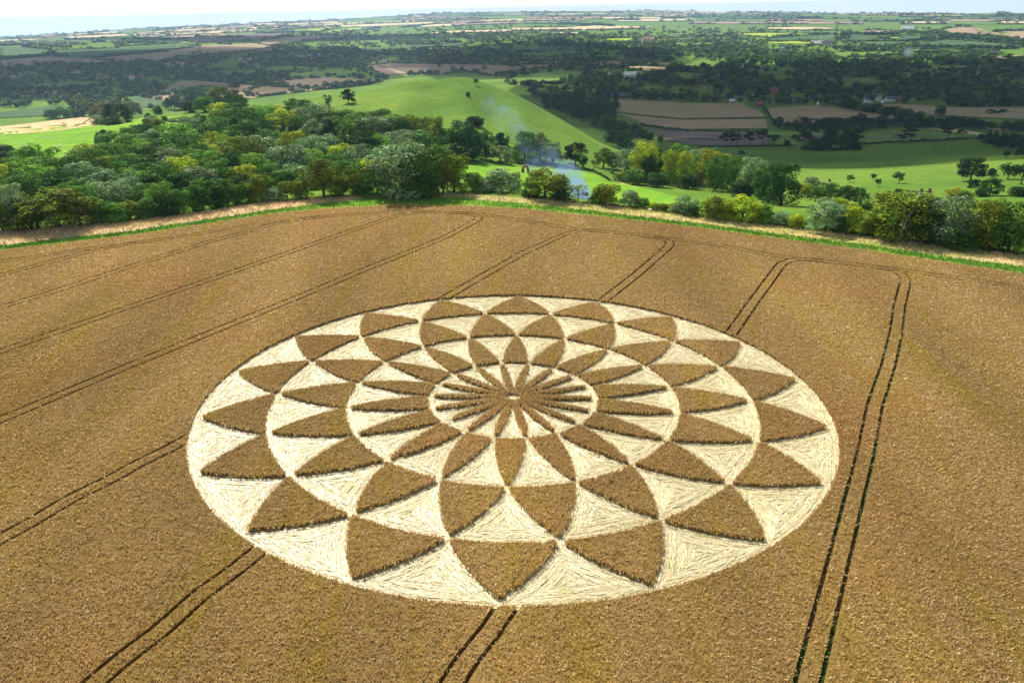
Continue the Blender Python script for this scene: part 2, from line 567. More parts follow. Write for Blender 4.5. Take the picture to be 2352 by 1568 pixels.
def at(u, v, far=15300):
    """where the line of sight through picture point (u, v) meets the land"""
    r = ray(u, v); az = math.atan2(r[0], r[1]); e = r[2] / math.hypot(r[0], r[1])
    z = _prof(az); s = (z - CZ) / RAD
    k = np.nonzero(s[3:] >= e)[0]
    if len(k) == 0: d = far
    else:
        j = k[0] + 3; t = (e - s[j - 1]) / (s[j] - s[j - 1] + 1e-12)
        d = RAD[j - 1] + max(0, min(1, t)) * (RAD[j] - RAD[j - 1])
    d = min(d, far)
    return np.array([CX + d * math.sin(az), CY + d * math.cos(az), np.interp(d, RAD, z)]), d


FWD = CAM_ROT @ np.array([0, 0, -1.0])


def px2m(P, px):
    return px * float((np.asarray(P) - CAM) @ FWD) / F


na, nr = TZ.shape
idx = np.arange(na * nr).reshape(na, nr)
quads = np.stack([idx[:-1, :-1], idx[1:, :-1], idx[1:, 1:], idx[:-1, 1:]], -1).reshape(-1, 4)[:, ::-1]
ground = link('ground', mesh_np('ground', np.stack([GX, GY, TZ], -1).reshape(-1, 3), quads, [M_GROUND], smooth=True))
tag(ground, kind='structure')

# ------------------------------------------------------------------ fields of the vale, draped on the land
OFF = [0, 588, 1176, 1764]


def Z(i, pts, dv=0):
    return [(OFF[i] + x / 4, dv + y / 4) for x, y in pts]


FIELDS = [
    # kind, name, outline in picture coordinates
    ('mauve', 'stubble_field', Z(0, [(0, 562), (380, 529), (800, 548), (1040, 570), (820, 600), (650, 590), (0, 618)])),
    ('mauve', 'stubble_field', Z(0, [(850, 545), (1500, 482), (1850, 425), (2351, 405), (2520, 432), (2351, 470), (1700, 522), (1400, 582), (1050, 568)])),
    ('dark', 'pasture', Z(0, [(500, 470), (1100, 447), (1700, 408), (1840, 440), (1500, 474), (800, 535), (560, 515)])),
    ('dark', 'pasture', Z(0, [(0, 437), (200, 434), (480, 470), (370, 525), (0, 546)])),
    ('plough', 'stubble_field', Z(0, [(1600, 350), (2351, 315), (2700, 322), (2560, 345), (2351, 378), (1800, 400)])),
    ('plough', 'stubble_field', Z(0, [(0, 402), (500, 392), (600, 386), (830, 390), (800, 415), (520, 408), (0, 424)])),
    ('dark', 'pasture', Z(0, [(1080, 425), (1450, 378), (1590, 384), (1660, 398), (1100, 432)])),
    ('pale', 'stubble_field', Z(0, [(1220, 318), (1900, 292), (2351, 270), (2351, 300), (1640, 334), (1250, 336)])),
    ('pale', 'stubble_field', Z(0, [(560, 345), (1150, 318), (1200, 330), (700, 362)])),
    ('green', 'pasture', Z(0, [(90, 812), (760, 752), (1000, 752), (1010, 778), (650, 832), (150, 838)])),
    ('mauve', 'stubble_field', Z(0, [(150, 845), (650, 836), (560, 855), (480, 880), (200, 866)])),
    ('mauve', 'stubble_field', Z(0, [(1310, 876), (1480, 850), (1640, 757), (1750, 743), (2320, 787), (2400, 800), (2240, 850), (2351, 880), (2351, 905), (2280, 910), (1590, 935), (1330, 912)])),
    ('dark', 'pasture', Z(0, [(1110, 930), (1290, 892), (1560, 935), (1500, 970), (1320, 990)])),
    ('dark', 'pasture', Z(0, [(0, 1040), (580, 967), (620, 1000), (400, 1070), (0, 1090)])),
    ('green', 'pasture', Z(0, [(0, 932), (110, 937), (80, 970), (0, 990)])),
    ('green', 'pasture', Z(0, [(1900, 660), (2351, 640), (2351, 700), (2040, 712)])),
    ('pink', 'stubble_field', Z(0, [(-60, 1178), (370, 1128), (760, 1084), (840, 1084), (750, 1147), (600, 1186), (300, 1224), (-60, 1258)])),
    ('pink', 'stubble_field', Z(0, [(610, 1190), (755, 1153), (850, 1090), (880, 1120), (930, 1155), (560, 1204), (-60, 1270), (-60, 1262), (300, 1229)])),
    ('mauve', 'stubble_field', Z(1, [(100, 760), (620, 717), (1170, 747), (1080, 770), (900, 800), (600, 828), (290, 810)])),
    ('tan', 'stubble_field', Z(1, [(-140, 880), (0, 797), (450, 817), (560, 830), (0, 896)])),
    ('mauve', 'stubble_field', Z(1, [(980, 612), (1250, 587), (2080, 602), (2400, 612), (2480, 640), (2170, 700), (1880, 655), (1700, 690), (1400, 680), (1160, 690)])),
    ('green', 'pasture', Z(1, [(700, 690), (850, 657), (900, 700), (780, 720)])),
    ('green', 'pasture', Z(1, [(90, 622), (280, 607), (580, 627), (620, 655), (300, 665), (100, 650)])),
    ('green', 'pasture', Z(1, [(290, 692), (560, 657), (560, 690), (420, 715), (310, 720)])),
    ('dark', 'pasture', Z(1, [(960, 457), (1450, 422), (2000, 397), (1850, 430), (1500, 445), (1080, 465)])),
    ('green', 'pasture', Z(1, [(1400, 510), (1860, 487), (1870, 497), (1560, 515)])),
    ('tan', 'stubble_field', Z(1, [(1660, 475), (1800, 452), (2080, 447), (1900, 465), (1700, 480)])),
    ('mauve', 'stubble_field', Z(1, [(60, 384), (250, 356), (450, 334), (860, 342), (870, 350), (500, 373), (0, 425)])),
    ('tan', 'stubble_field', Z(1, [(700, 383), (860, 365), (1150, 353), (1150, 362)])),
    ('mauve', 'stubble_field', Z(1, [(0, 465), (270, 450), (280, 460), (0, 488)])),
    ('bright', 'pasture', Z(1, [(60, 290), (700, 247), (760, 257), (580, 300), (150, 305)])),
    ('pale', 'stubble_field', Z(1, [(780, 240), (1180, 216), (1400, 210), (1230, 228), (800, 255)])),
    ('bright', 'pasture', Z(1, [(600, 300), (900, 262), (1130, 268), (950, 282), (700, 300)])),
    ('pale', 'stubble_field', Z(1, [(1560, 310), (1830, 287), (2351, 277), (2351, 298), (1700, 312)])),
    ('pale', 'stubble_field', Z(1, [(0, 298), (320, 284), (640, 262), (300, 286), (0, 305)])),
    ('green', 'pasture', Z(2, [(0, 712), (240, 672), (660, 662), (680, 690), (560, 740), (420, 778), (0, 748)])),
    ('green', 'pasture', Z(2, [(1250, 700), (1600, 672), (1850, 690), (1740, 720), (1700, 745), (1520, 720)])),
    ('tan', 'stubble_field', Z(2, [(740, 577), (1080, 563), (1100, 585), (900, 605), (760, 608)])),
    ('tan', 'stubble_field', Z(2, [(1230, 562), (1440, 587), (1450, 615), (1300, 600)])),
    ('tan', 'stubble_field', Z(2, [(980, 622), (1180, 613), (1440, 627), (1420, 650), (1280, 690), (1200, 660)])),
    ('tan', 'stubble_field', Z(2, [(0, 602), (430, 602), (420, 620), (150, 650), (0, 650)])),
    ('tan', 'stubble_field', Z(2, [(-170, 548), (340, 532), (330, 550), (0, 562), (-150, 562)])),
    ('tan', 'stubble_field', Z(2, [(50, 577), (320, 572), (300, 590), (60, 600)])),
    ('dark', 'pasture', Z(2, [(0, 452), (590, 440), (560, 470), (300, 485), (0, 480)])),
    ('bright', 'pasture', Z(2, [(850, 362), (1100, 357), (1080, 380), (900, 382)])),
    ('dark', 'pasture', Z(2, [(560, 377), (860, 383), (820, 390), (570, 392)])),
    ('green', 'pasture', Z(2, [(1400, 417), (1860, 402), (1830, 415), (1500, 425)])),
    ('tan', 'stubble_field', Z(2, [(1110, 358), (1700, 332), (1980, 322), (1900, 330), (1560, 350), (1300, 362)])),
    ('bright', 'pasture', Z(2, [(2000, 318), (2351, 308), (2700, 312), (2600, 330), (2351, 350), (2100, 332)])),
    ('pale', 'stubble_field', Z(2, [(0, 262), (470, 258), (780, 240), (1280, 252), (1270, 264), (800, 280), (0, 285)])),
    ('pale', 'stubble_field', Z(2, [(330, 302), (610, 300), (600, 316), (330, 318)])),
    ('tan', 'stubble_field', Z(2, [(890, 918), (1480, 941), (1540, 957), (1830, 955), (2130, 951), (2150, 990), (2270, 1020), (2325, 1080), (1540, 1092), (1200, 1062), (960, 1028), (1000, 990)])),
    ('tan', 'stubble_field', Z(2, [(940, 1038), (1150, 1068), (1540, 1106), (2335, 1100), (2345, 1183), (1600, 1193), (1190, 1143), (1070, 1080)])),
    ('plough', 'ploughed_field', Z(2, [(1220, 1187), (1600, 1212), (2351, 1224), (2351, 1262), (1930, 1290), (1420, 1262), (1330, 1238)])),
    ('plough', 'ploughed_field', Z(2, [(1345, 1248), (1420, 1270), (1930, 1298), (2351, 1272), (2351, 1340), (1720, 1344), (1430, 1300)])),
    ('dark', 'pasture', Z(2, [(-60, 770), (300, 808), (500, 822), (560, 831), (380, 822)])),
    ('tan', 'stubble_field', Z(2, [(740, 852), (820, 849), (780, 879)])),
    ('green', 'pasture', Z(2, [(780, 882), (900, 871), (1100, 880), (1000, 902)])),
    ('green', 'pasture', Z(2, [(1800, 765), (1960, 748), (1975, 790), (1930, 812)])),
    ('tan', 'stubble_field', Z(3, [(0, 1002), (350, 974), (640, 992), (1000, 1042), (1400, 1095), (1330, 1105), (850, 1097), (480, 1130), (300, 1148), (60, 1140), (20, 1080)])),
    ('tan', 'stubble_field', Z(3, [(1000, 972), (1240, 964), (1700, 992), (2400, 992), (2400, 1105), (1900, 1080), (1430, 1060), (1250, 1020)])),
    ('tan', 'stubble_field', Z(3, [(1730, 947), (1820, 937), (2000, 942), (2400, 942), (2400, 967), (1740, 971)])),
    ('green', 'pasture', Z(3, [(900, 1215), (1180, 1192), (1400, 1178), (1920, 1240), (1860, 1275), (1300, 1302), (890, 1316)])),
    ('green', 'pasture', Z(3, [(0, 1212), (140, 1217), (540, 1227), (540, 1250), (210, 1245), (240, 1290), (280, 1340), (30, 1335)])),
    ('plough', 'ploughed_field', Z(3, [(210, 1247), (540, 1240), (560, 1270), (480, 1300), (280, 1282)])),
    ('plough', 'ploughed_field', Z(3, [(900, 1250), (1200, 1224), (1500, 1240), (1420, 1258), (920, 1290)])),
    ('hay', 'hay_field', Z(3, [(1400, 1177), (1700, 1187), (2000, 1237), (1930, 1272), (1860, 1255)])),
    ('hay', 'hay_field', Z(3, [(1980, 1182), (2200, 1186), (2230, 1200), (2100, 1206)])),
    ('dark', 'pasture', Z(3, [(0, 360), (420, 330), (640, 325), (620, 385), (380, 372), (120, 392), (0, 385)])),
    ('bright', 'pasture', Z(3, [(0, 392), (300, 384), (640, 398), (500, 408), (200, 408), (0, 402)])),
    ('dark', 'pasture', Z(3, [(700, 383), (780, 315), (1150, 327), (1530, 334), (1520, 352), (1250, 380)])),
    ('bright', 'pasture', Z(3, [(1000, 360), (1160, 342), (1230, 352), (1150, 365)])),
    ('dark', 'pasture', Z(3, [(860, 398), (1240, 390), (1250, 415), (1130, 435), (900, 425)])),
    ('dark', 'pasture', Z(3, [(1250, 440), (1500, 385), (1650, 368), (2351, 422), (2300, 450), (1700, 462), (1300, 452)])),
    ('green', 'pasture', Z(3, [(1020, 460), (1250, 455), (1900, 470), (2100, 475), (1900, 490), (1020, 470)])),
    ('green', 'pasture', Z(3, [(570, 488), (1100, 478), (1120, 520), (700, 530)])),
    ('bright', 'pasture', Z(3, [(930, 547), (1200, 537), (1330, 545), (1200, 556)])),
    ('green', 'pasture', Z(3, [(1920, 562), (2030, 562), (2000, 600), (1930, 582)])),
    ('mauve', 'stubble_field', Z(3, [(1900, 542), (2351, 512), (2351, 540), (2050, 552)])),
    ('green', 'pasture', Z(3, [(1780, 650), (2100, 627), (2400, 615), (2400, 635), (2100, 670), (1900, 662)])),
    ('tan', 'stubble_field', Z(3, [(1520, 627), (1850, 612), (1830, 640), (1560, 650)])),
    ('green', 'pasture', Z(3, [(1100, 690), (1340, 662), (1290, 730), (1180, 700)])),
    ('green', 'pasture', Z(3, [(760, 720), (1000, 705), (960, 770), (800, 780)])),
    ('green', 'pasture', Z(3, [(1540, 828), (1800, 822), (2300, 808), (2230, 835), (1900, 850), (1600, 848)])),
    ('mauve', 'stubble_field', Z(3, [(1480, 302), (1650, 272), (1780, 256), (1900, 260), (2050, 297), (1990, 330), (1850, 332), (1550, 312)])),
    ('tan', 'stubble_field', Z(3, [(2000, 322), (2100, 297), (2400, 292), (2400, 372), (2300, 366)])),
    ('pale', 'stubble_field', Z(3, [(0, 258), (200, 255), (560, 262), (640, 285), (400, 280), (0, 270)])),
    ('mauve', 'stubble_field', Z(3, [(880, 290), (1100, 285), (1230, 305), (900, 318), (860, 312)])),
]
FIELDS += [
    ('pale', 'stubble_field', Z(0, [(-80, 378), (200, 366), (420, 362), (300, 374), (-80, 390)])),
    ('mauve', 'stubble_field', Z(0, [(300, 360), (520, 348), (560, 352), (420, 360)])),
    ('green', 'pasture', Z(0, [(-80, 345), (150, 338), (260, 345), (100, 356), (-80, 362)])),
    ('pale', 'stubble_field', Z(0, [(300, 338), (520, 326), (640, 328), (420, 342)])),
    ('pale', 'stubble_field', Z(0, [(1500, 272), (1900, 250), (2100, 250), (1700, 276)])),
    ('pale', 'stubble_field', Z(1, [(-100, 262), (200, 244), (300, 248), (0, 270)])),
]
HOR = ([-100, 0, 300, 588, 900, 1176, 2352, 2450], [88, 83, 65, 48, 35, 25, 26, 26])
rq = np.random.default_rng(71)
FAR_ROWS = [1.5, 4, 7, 10.5, 14.5, 19.5, 25, 31]
for va, vb in zip(FAR_ROWS, FAR_ROWS[1:]):
    u = -60 + rq.uniform(0, 60)
    while u < 2400:
        wd_ = rq.uniform(50, 190)
        hor = lambda x: float(np.interp(x, *HOR))
        if not (u < 640 and hor(u) + vb > 93) and rq.uniform() < 0.72:
            s1, s2 = rq.uniform(-14, 14), rq.uniform(0.1, 0.9)
            FIELDS.append((rq.choice(['pale', 'mauve', 'tan', 'dark', 'green', 'pale', 'mauve']), 'far_field',
                           [(u + s1, hor(u) + va + s2), (u + wd_ * 0.5, hor(u + wd_ * 0.5) + va + s2), (u + wd_ + s1, hor(u + wd_) + va + s2), (u + wd_, hor(u + wd_) + vb), (u + wd_ * 0.5, hor(u + wd_ * 0.5) + vb - 0.2), (u, hor(u) + vb)]))
        u += wd_ + 3
FIELD_UV = [np.array(p) for _, _, p in FIELDS]


def drape(name, poly, material, lift=0.2, klift=5e-4, step=(14, 5), sub=12):
    pts = []
    for a, b in zip(poly, poly[1:] + poly[:1]):
        n = max(1, int(math.hypot(b[0] - a[0], (b[1] - a[1]) * 2) / sub))
        pts += [(a[0] + (b[0] - a[0]) * i / n, a[1] + (b[1] - a[1]) * i / n) for i in range(n)]
    P = np.array(pts)
    gu, gv = np.meshgrid(np.arange(P[:, 0].min() + 3, P[:, 0].max(), step[0]), np.arange(P[:, 1].min() + 1, P[:, 1].max(), step[1]))
    G = np.stack([gu.ravel(), gv.ravel()], 1)
    if len(G): G = G[in_poly(G, P)]
    n = len(P)
    co = [Vector((x, -y)) for x, y in np.vstack([P, G])]
    vs, _, fs, *_ = delaunay_2d_cdt(co, [(i, (i + 1) % n) for i in range(n)], [list(range(n))[::-1]], 1, 1e-5)
    X = []
    for q in vs:
        p, d = at(q.x, -q.y); X.append((p[0], p[1], p[2] + lift + klift * d))
    me = bpy.data.meshes.new(name)
    me.from_pydata(X, [], [tuple(f) for f in fs]); me.materials.append(material); me.update()
    if len(me.polygons) and sum(p.normal.z for p in me.polygons) < 0: me.flip_normals()
    return tag(link(name, me), kind='structure')


FIELDS.append(('meadow', 'pasture', [(1064, 381), (1176, 385), (1330, 393), (1372, 404), (1400, 419), (1440, 427), (1500, 440), (1560, 455), (1640, 464), (1720, 470), (1640, 488), (1560, 480), (1440, 466), (1300, 452), (1200, 440), (1090, 430), (1066, 420)]))
FIELDS.append(('meadow', 'pasture', [(-60, 312), (100, 296), (232, 290), (300, 280), (330, 272), (400, 268), (430, 268), (330, 285), (262, 312), (236, 345), (170, 372), (-60, 374)]))
for k, nm, poly in FIELDS:
    drape(nm, poly, FIELD_MATS[k])

# grass verges round the wheat: a green strip next to the crop, dry grass outside it
_vu = [u for u, v in EDGE_UV]
_v1 = [566, 549, 532, 508, 483, 466, 452, 456, 468, 490, 514, 540, 566, 592, 614]
_v2 = [533, 522, 510, 489, 464, 452, 446, 446, 455, 473, 496, 522, 545, 567, 588]
crop = [(u, v) for u, v in EDGE_UV]
crop_in = [(u, v + 3) for u, v in EDGE_UV]
mid = list(zip(_vu, _v1)); outer = list(zip(_vu, _v2))
ext = lambda L: [(L[0][0] - 170, L[0][1] + 19)] + L + [(L[-1][0] + 170, L[-1][1] + 27)]
drape('grass_verge', ext(crop_in) + ext(mid)[::-1], FIELD_MATS['verge'], 0.02, 0, (30, 6), 14)
drape('grass_verge', ext(mid)[:8] + ext(outer)[:8][::-1], FIELD_MATS['hay'], 0.03, 0, (30, 6), 14)
drape('grass_verge', ext(mid)[7:] + ext(outer)[7:][::-1], FIELD_MATS['haygreen'], 0.03, 0, (30, 6), 14)
# trodden path across the green pasture and the mown track on the spur
drape('path', [(1410, 417), (1440, 424), (1500, 440), (1562, 463), (1558, 465), (1496, 442), (1436, 426)], FIELD_MATS['haygreen'], 0.06, 2e-4)

# ------------------------------------------------------------------ the wheat field, its tramlines and the pattern
RO = 41.0
A1 = 1.71709                                             # angle of the inner nodes
STEP = 2 * math.pi / 18
RINGS = [('outer', 39.6, 31.95, A1 + STEP / 2), ('middle', 30.85, 22.1, A1), ('inner', 21.1, 11.5, A1 + STEP / 2)]
BOW = R(0.30)


def half_angle(t, rb, rc=0.42):
    return np.maximum(0, (STEP / 2 - rc / rb) * t + BOW * 4 * t * (1 - t))


def leaf_half(t):
    return np.minimum(0.33 * np.maximum(0, np.sin(math.pi * np.clip(t, 0, 1))) ** 0.7, 0.062 * (1.2 + 9.2 * np.clip(t, 0, 1)))


def patch_outline(ring, k):
    if ring < 3:
        _, ra, rb, ph = RINGS[ring]
        a = ph + k * STEP
        t = np.linspace(0, 1, 11); h = half_angle(t, rb); r = ra + (rb - ra) * t
        left = [(r[i] * math.cos(a + h[i]), r[i] * math.sin(a + h[i])) for i in range(11)]
        base = [(rb * math.cos(a + s), rb * math.sin(a + s)) for s in np.linspace(h[-1], -h[-1], 9)[1:-1]]
        right = [(r[i] * math.cos(a - h[i]), r[i] * math.sin(a - h[i])) for i in range(10, 0, -1)]
        return np.array(left + base + right)
    a = A1 + k * STEP
    t = np.linspace(0, 1, 13); r = 1.2 + 9.2 * t; h = leaf_half(t)
    c, s = math.cos(a), math.sin(a)
    L = [(r[i] * c - h[i] * s, r[i] * s + h[i] * c) for i in range(13)]
    Rr = [(r[i] * c + h[i] * s, r[i] * s - h[i] * c) for i in range(11, 0, -1)]
    return np.array(L + Rr)


PATCHES = [(ring, k, patch_outline(ring, k)) for ring in range(4) for k in range(18)]


def patch_index(P):
    r = np.hypot(P[:, 0], P[:, 1]); th = np.arctan2(P[:, 1], P[:, 0])
    out = np.full(len(P), -1)
    for ring, (_, ra, rb, ph) in enumerate(RINGS):
        t = (ra - r) / (ra - rb)
        k = np.round((th - ph) / STEP).astype(int)
        d = th - ph - k * STEP
        ok = (t >= 0) & (t <= 1) & (np.abs(d) < half_angle(t, rb))
        out[ok] = ring * 18 + (k[ok] % 18)
    k = np.round((th - A1) / STEP).astype(int)
    d = th - A1 - k * STEP
    lx, ly = r * np.cos(d), r * np.sin(d)
    t = (lx - 1.2) / 9.2
    ok = (t > 0) & (t < 1) & (np.abs(ly) < leaf_half(t))
    out[ok] = 54 + (k[ok] % 18)
    return out


TRAM_UV = [
    [(1829, 1680), (1857, 1567), (1985, 1045), (2078, 647), (2079, 637), (2072, 629), (2055, 621), (2020, 614), (1970, 607)],
    [(956, 1680), (1040, 1567), (1142, 1417), (1677, 767), (1785, 617), (1797, 604), (1812, 597), (1840, 594), (1890, 598)],
    [(92, 1660), (210, 1567), (576, 1279), (1372, 700), (1530, 569), (1539, 559), (1534, 552), (1515, 547), (1470, 540)],
    [(-180, 1340), (0, 1237), (421, 1009), (1000, 697), (1290, 541), (1312, 533), (1345, 530), (1400, 533)],
    [(-150, 1028), (0, 963), (688, 679), (1090, 508), (1101, 501), (1095, 495), (1078, 491), (1030, 488)],
    [(-180, 868), (0, 806), (588, 606), (850, 515), (905, 497), (940, 490), (1000, 487)],
    [(-170, 757), (0, 706), (100, 676), (450, 564), (588, 526), (650, 509), (720, 499), (800, 493)],
    [(-160, 674), (0, 632), (130, 597), (225, 573), (330, 555), (420, 542)],
    [(-170, 622), (0, 600), (120, 583), (225, 568), (400, 545), (640, 509), (760, 496), (900, 487), (1000, 486), (1100, 491), (1330, 526), (1480, 541), (1600, 556), (1830, 593), (2000, 611), (2150, 631), (2352, 661), (2520, 688)],
]


def resample(P, step):
    P = np.asarray(P); out = []
    Q = np.vstack([2 * P[0] - P[1], P, 2 * P[-1] - P[-2]])
    for i in range(1, len(Q) - 2):
        L = np.hypot(*(Q[i + 1] - Q[i])); n = max(1, int(L / step))
        if L > 25: n = max(1, int(L / 14))
        # chord-scaled tangents so that long straights next to short bends stay straight
        d0 = np.hypot(*(Q[i] - Q[i - 1])); d2 = np.hypot(*(Q[i + 2] - Q[i + 1]))
        m1 = ((Q[i + 1] - Q[i]) / L * d0 + (Q[i] - Q[i - 1]) / d0 * L) / (d0 + L) * L
        m2 = ((Q[i + 2] - Q[i + 1]) / d2 * L + (Q[i + 1] - Q[i]) / L * d2) / (d2 + L) * L
        for j in range(n):
            t = j / n
            out.append((2 * t**3 - 3 * t**2 + 1) * Q[i] + (t**3 - 2 * t**2 + t) * m1 + (-2 * t**3 + 3 * t**2) * Q[i + 1] + (t**3 - t**2) * m2)
    out.append(P[-1])
    return np.array(out)


def offset_line(P, o):
    T = np.gradient(P, axis=0); T /= np.linalg.norm(T, axis=1)[:, None] + 1e-9
    return P + o * np.stack([-T[:, 1], T[:, 0]], 1)


TW = 0.20                                                # half width of a wheel track
TRACKS = []
for tr in TRAM_UV:
    c = resample([fp(u, v, WHEAT_H * 0.8) for u, v in tr], 1.5)
    c = c + 0.12 * np.stack([np.sin(c[:, 1] * 0.31 + len(TRACKS)) + np.sin(c[:, 1] * 0.83), np.cos(c[:, 0] * 0.27) + 0 * c[:, 0]], 1)
    for s in (-0.9, 0.9):
        TRACKS.append(offset_line(c, s))
TA = np.vstack([t[:-1] for t in TRACKS]); TB = np.vstack([t[1:] for t in TRACKS])


def track_dist(P):
    return seg_dist(P, TA, TB)


circ = np.array([(RO * math.cos(a), RO * math.sin(a)) for a in np.linspace(0, 2 * math.pi, 181)[:-1]])
cv, ce = [], []


def add_loop(P, closed=True):
    b = len(cv); cv.extend(Vector((float(x), float(y))) for x, y in P); n = len(P)
    ce.extend((b + i, b + (i + 1) % n) for i in range(n if closed else n - 1))


add_loop(FIELD_POLY); add_loop(circ)
for _, _, o in PATCHES: add_loop(o)
wob = np.random.default_rng(3)
for t in TRACKS:
    n = len(t)
    add_loop(np.vstack([offset_line(t, TW), offset_line(t, -TW)[::-1]]))
vs, _, fs, *_ = delaunay_2d_cdt(cv, ce, [], 0, 1e-3)
CV = np.array([(v.x, v.y) for v in vs]); CF = np.array([tuple(f) for f in fs])
cen = CV[CF].mean(1)
rad = np.hypot(cen[:, 0], cen[:, 1])
pi_ = patch_index(cen)
td = track_dist(cen)
in_circle = in_poly(cen, circ)
# inside the circle a triangle belongs to a patch when its centre lies in that outline
pi2 = np.full(len(cen), -1)
near = np.nonzero(in_circle)[0]
for i, (_, _, o) in enumerate(PATCHES):
    k = near[in_poly(cen[near], o)]; pi2[k] = i
stand = (td > TW * 0.98) & in_poly(cen, FIELD_POLY) & (~in_circle | (pi2 >= 0))
owner = np.where(in_circle, pi2, -1)
area2 = (CV[CF[:, 1], 0] - CV[CF[:, 0], 0]) * (CV[CF[:, 2], 1] - CV[CF[:, 0], 1]) - (CV[CF[:, 1], 1] - CV[CF[:, 0], 1]) * (CV[CF[:, 2], 0] - CV[CF[:, 0], 0])
CF[area2 < 0] = CF[area2 < 0][:, ::-1]
BODY_H = 0.52


def extruded(tris):
    """solid of the given triangles: canopy on top and walls down to the soil on every free edge"""
    used, inv = np.unique(tris, return_inverse=True); T = inv.reshape(tris.shape); n = len(used)
    V = np.vstack([np.c_[CV[used], np.full(n, BODY_H)], np.c_[CV[used], np.full(n, 0.0)]])
    E = np.vstack([T[:, [0, 1]], T[:, [1, 2]], T[:, [2, 0]]])
    key = np.sort(E, 1); _, i1, cnt = np.unique(key, axis=0, return_index=True, return_counts=True)
    B = E[i1[cnt == 1]]
    faces = [tuple(t) for t in T] + [(b, a, a + n, b + n)[::-1] for a, b in B]
    return W(V), faces, CV[used][B]


def add_mesh(name, V, faces, m):
    me = bpy.data.meshes.new(name); me.from_pydata([tuple(v) for v in V], [], faces); me.materials.append(m); me.update(); return me


def blades(P, z0, z1, width, spread, lean, n, r_):
    """n ear blades per point: thin upright lozenges, two triangles each. P (k,2), the rest scalars or (k,)"""
    k = len(P); N = k * n
    p = np.repeat(P, n, 0) + r_.normal(0, 1, (N, 2)) * np.repeat(np.broadcast_to(spread, k), n)[:, None]
    a = r_.uniform(0, 2 * math.pi, N); w_ = np.repeat(np.broadcast_to(width, k), n) * r_.uniform(0.6, 1.4, N)
    side = np.stack([np.cos(a), np.sin(a), 0 * a], 1) * (w_ / 2)[:, None]
    zt = z1 + r_.normal(0, 0.05, N); zb = np.full(N, z0)
    ln = r_.normal(0, 1, (N, 2)) * np.repeat(np.broadcast_to(lean, k), n)[:, None] + np.array([0.05, -0.03])
    b = np.c_[p, zb]; t = np.c_[p + ln, zt]
    mid_ = b + (t - b) * 0.72
    V = np.stack([b, mid_ + side, t, mid_ - side], 1).reshape(-1, 3)
    i = np.arange(N)[:, None] * 4
    return V, np.hstack([i, i + 1, i + 2, i + 3])


def dcam(P):
    return np.linalg.norm(np.c_[P, np.zeros(len(P))] - CAM_FIELD, axis=1)


# the field itself
V, faces, wall = extruded(CF[stand & (owner < 0)])
tag(link('wheat_field', add_mesh('wheat_field', V, faces, M_WHEAT)), kind='structure')
ds = np.array([math.sin(DRILL), math.cos(DRILL)]); dn = np.array([ds[1], -ds[0]])
r_ = np.random.default_rng(11)
pts = []
for lo, hi, dens in ((50, 85, 14), (85, 115, 9.5), (115, 150, 6), (150, 190, 3.8), (190, 330, 2.4)):
    n = int(260 * 300 * dens)
    P = np.c_[r_.uniform(-150, 150, n), r_.uniform(-66, 130, n)][: int(n * 196 / 260)]
    # keep to the drilled rows
    s_ = P @ dn; row = np.round(s_ / 0.55) * 0.55 + r_.normal(0, 0.13, len(P))
    P = P + (row - s_)[:, None] * dn
    d = dcam(P); P = P[(d >= lo) & (d < hi)]
    q = W(np.c_[P, np.zeros(len(P))]) - CAM
    dep = q @ FWD; lat = q @ CAM_ROT[:, 0]
    P = P[(np.abs(lat) < dep * 0.70 + 4)]
    pts.append(P)
P = np.vstack(pts)
P = P[in_poly(P, FIELD_POLY) & (np.hypot(P[:, 0], P[:, 1]) > RO + 0.1)]
P = P[track_dist(P) > TW + 0.12]
d = dcam(P); sc = (d / 80) ** 0.5
VV, FF = blades(P, 0.46, WHEAT_H, 0.085 * sc, 0.14 * sc, 0.17 * sc, 4, r_)
print('field tufts', len(P))
tag(link('wheat_ears', mesh_np('wheat_ears', W(VV), FF, [M_EARS])), kind='stuff')


def edge_stalks(seg, step, r_):
    out = []
    for a, b in seg:
        L = np.hypot(*(b - a)); n = max(1, int(L / step + r_.uniform(0, 1)))
        out.append(a + (b - a) * r_.uniform(0, 1, (n, 1)))
    return np.vstack(out)


seg = wall[(np.abs(np.hypot(wall[:, :, 0], wall[:, :, 1]) - RO) < 0.2).all(1)]
P = edge_stalks(seg, 0.05, r_)
VV, FF = blades(P, 0.02, WHEAT_H - 0.04, 0.085, 0.09, 0.12, 3, r_)
link('stalks', mesh_np('edge_stalks', W(VV), FF, [M_EARS]), parent=bpy.data.objects['wheat_field'])
tag(bpy.data.objects['stalks'], kind='stuff')

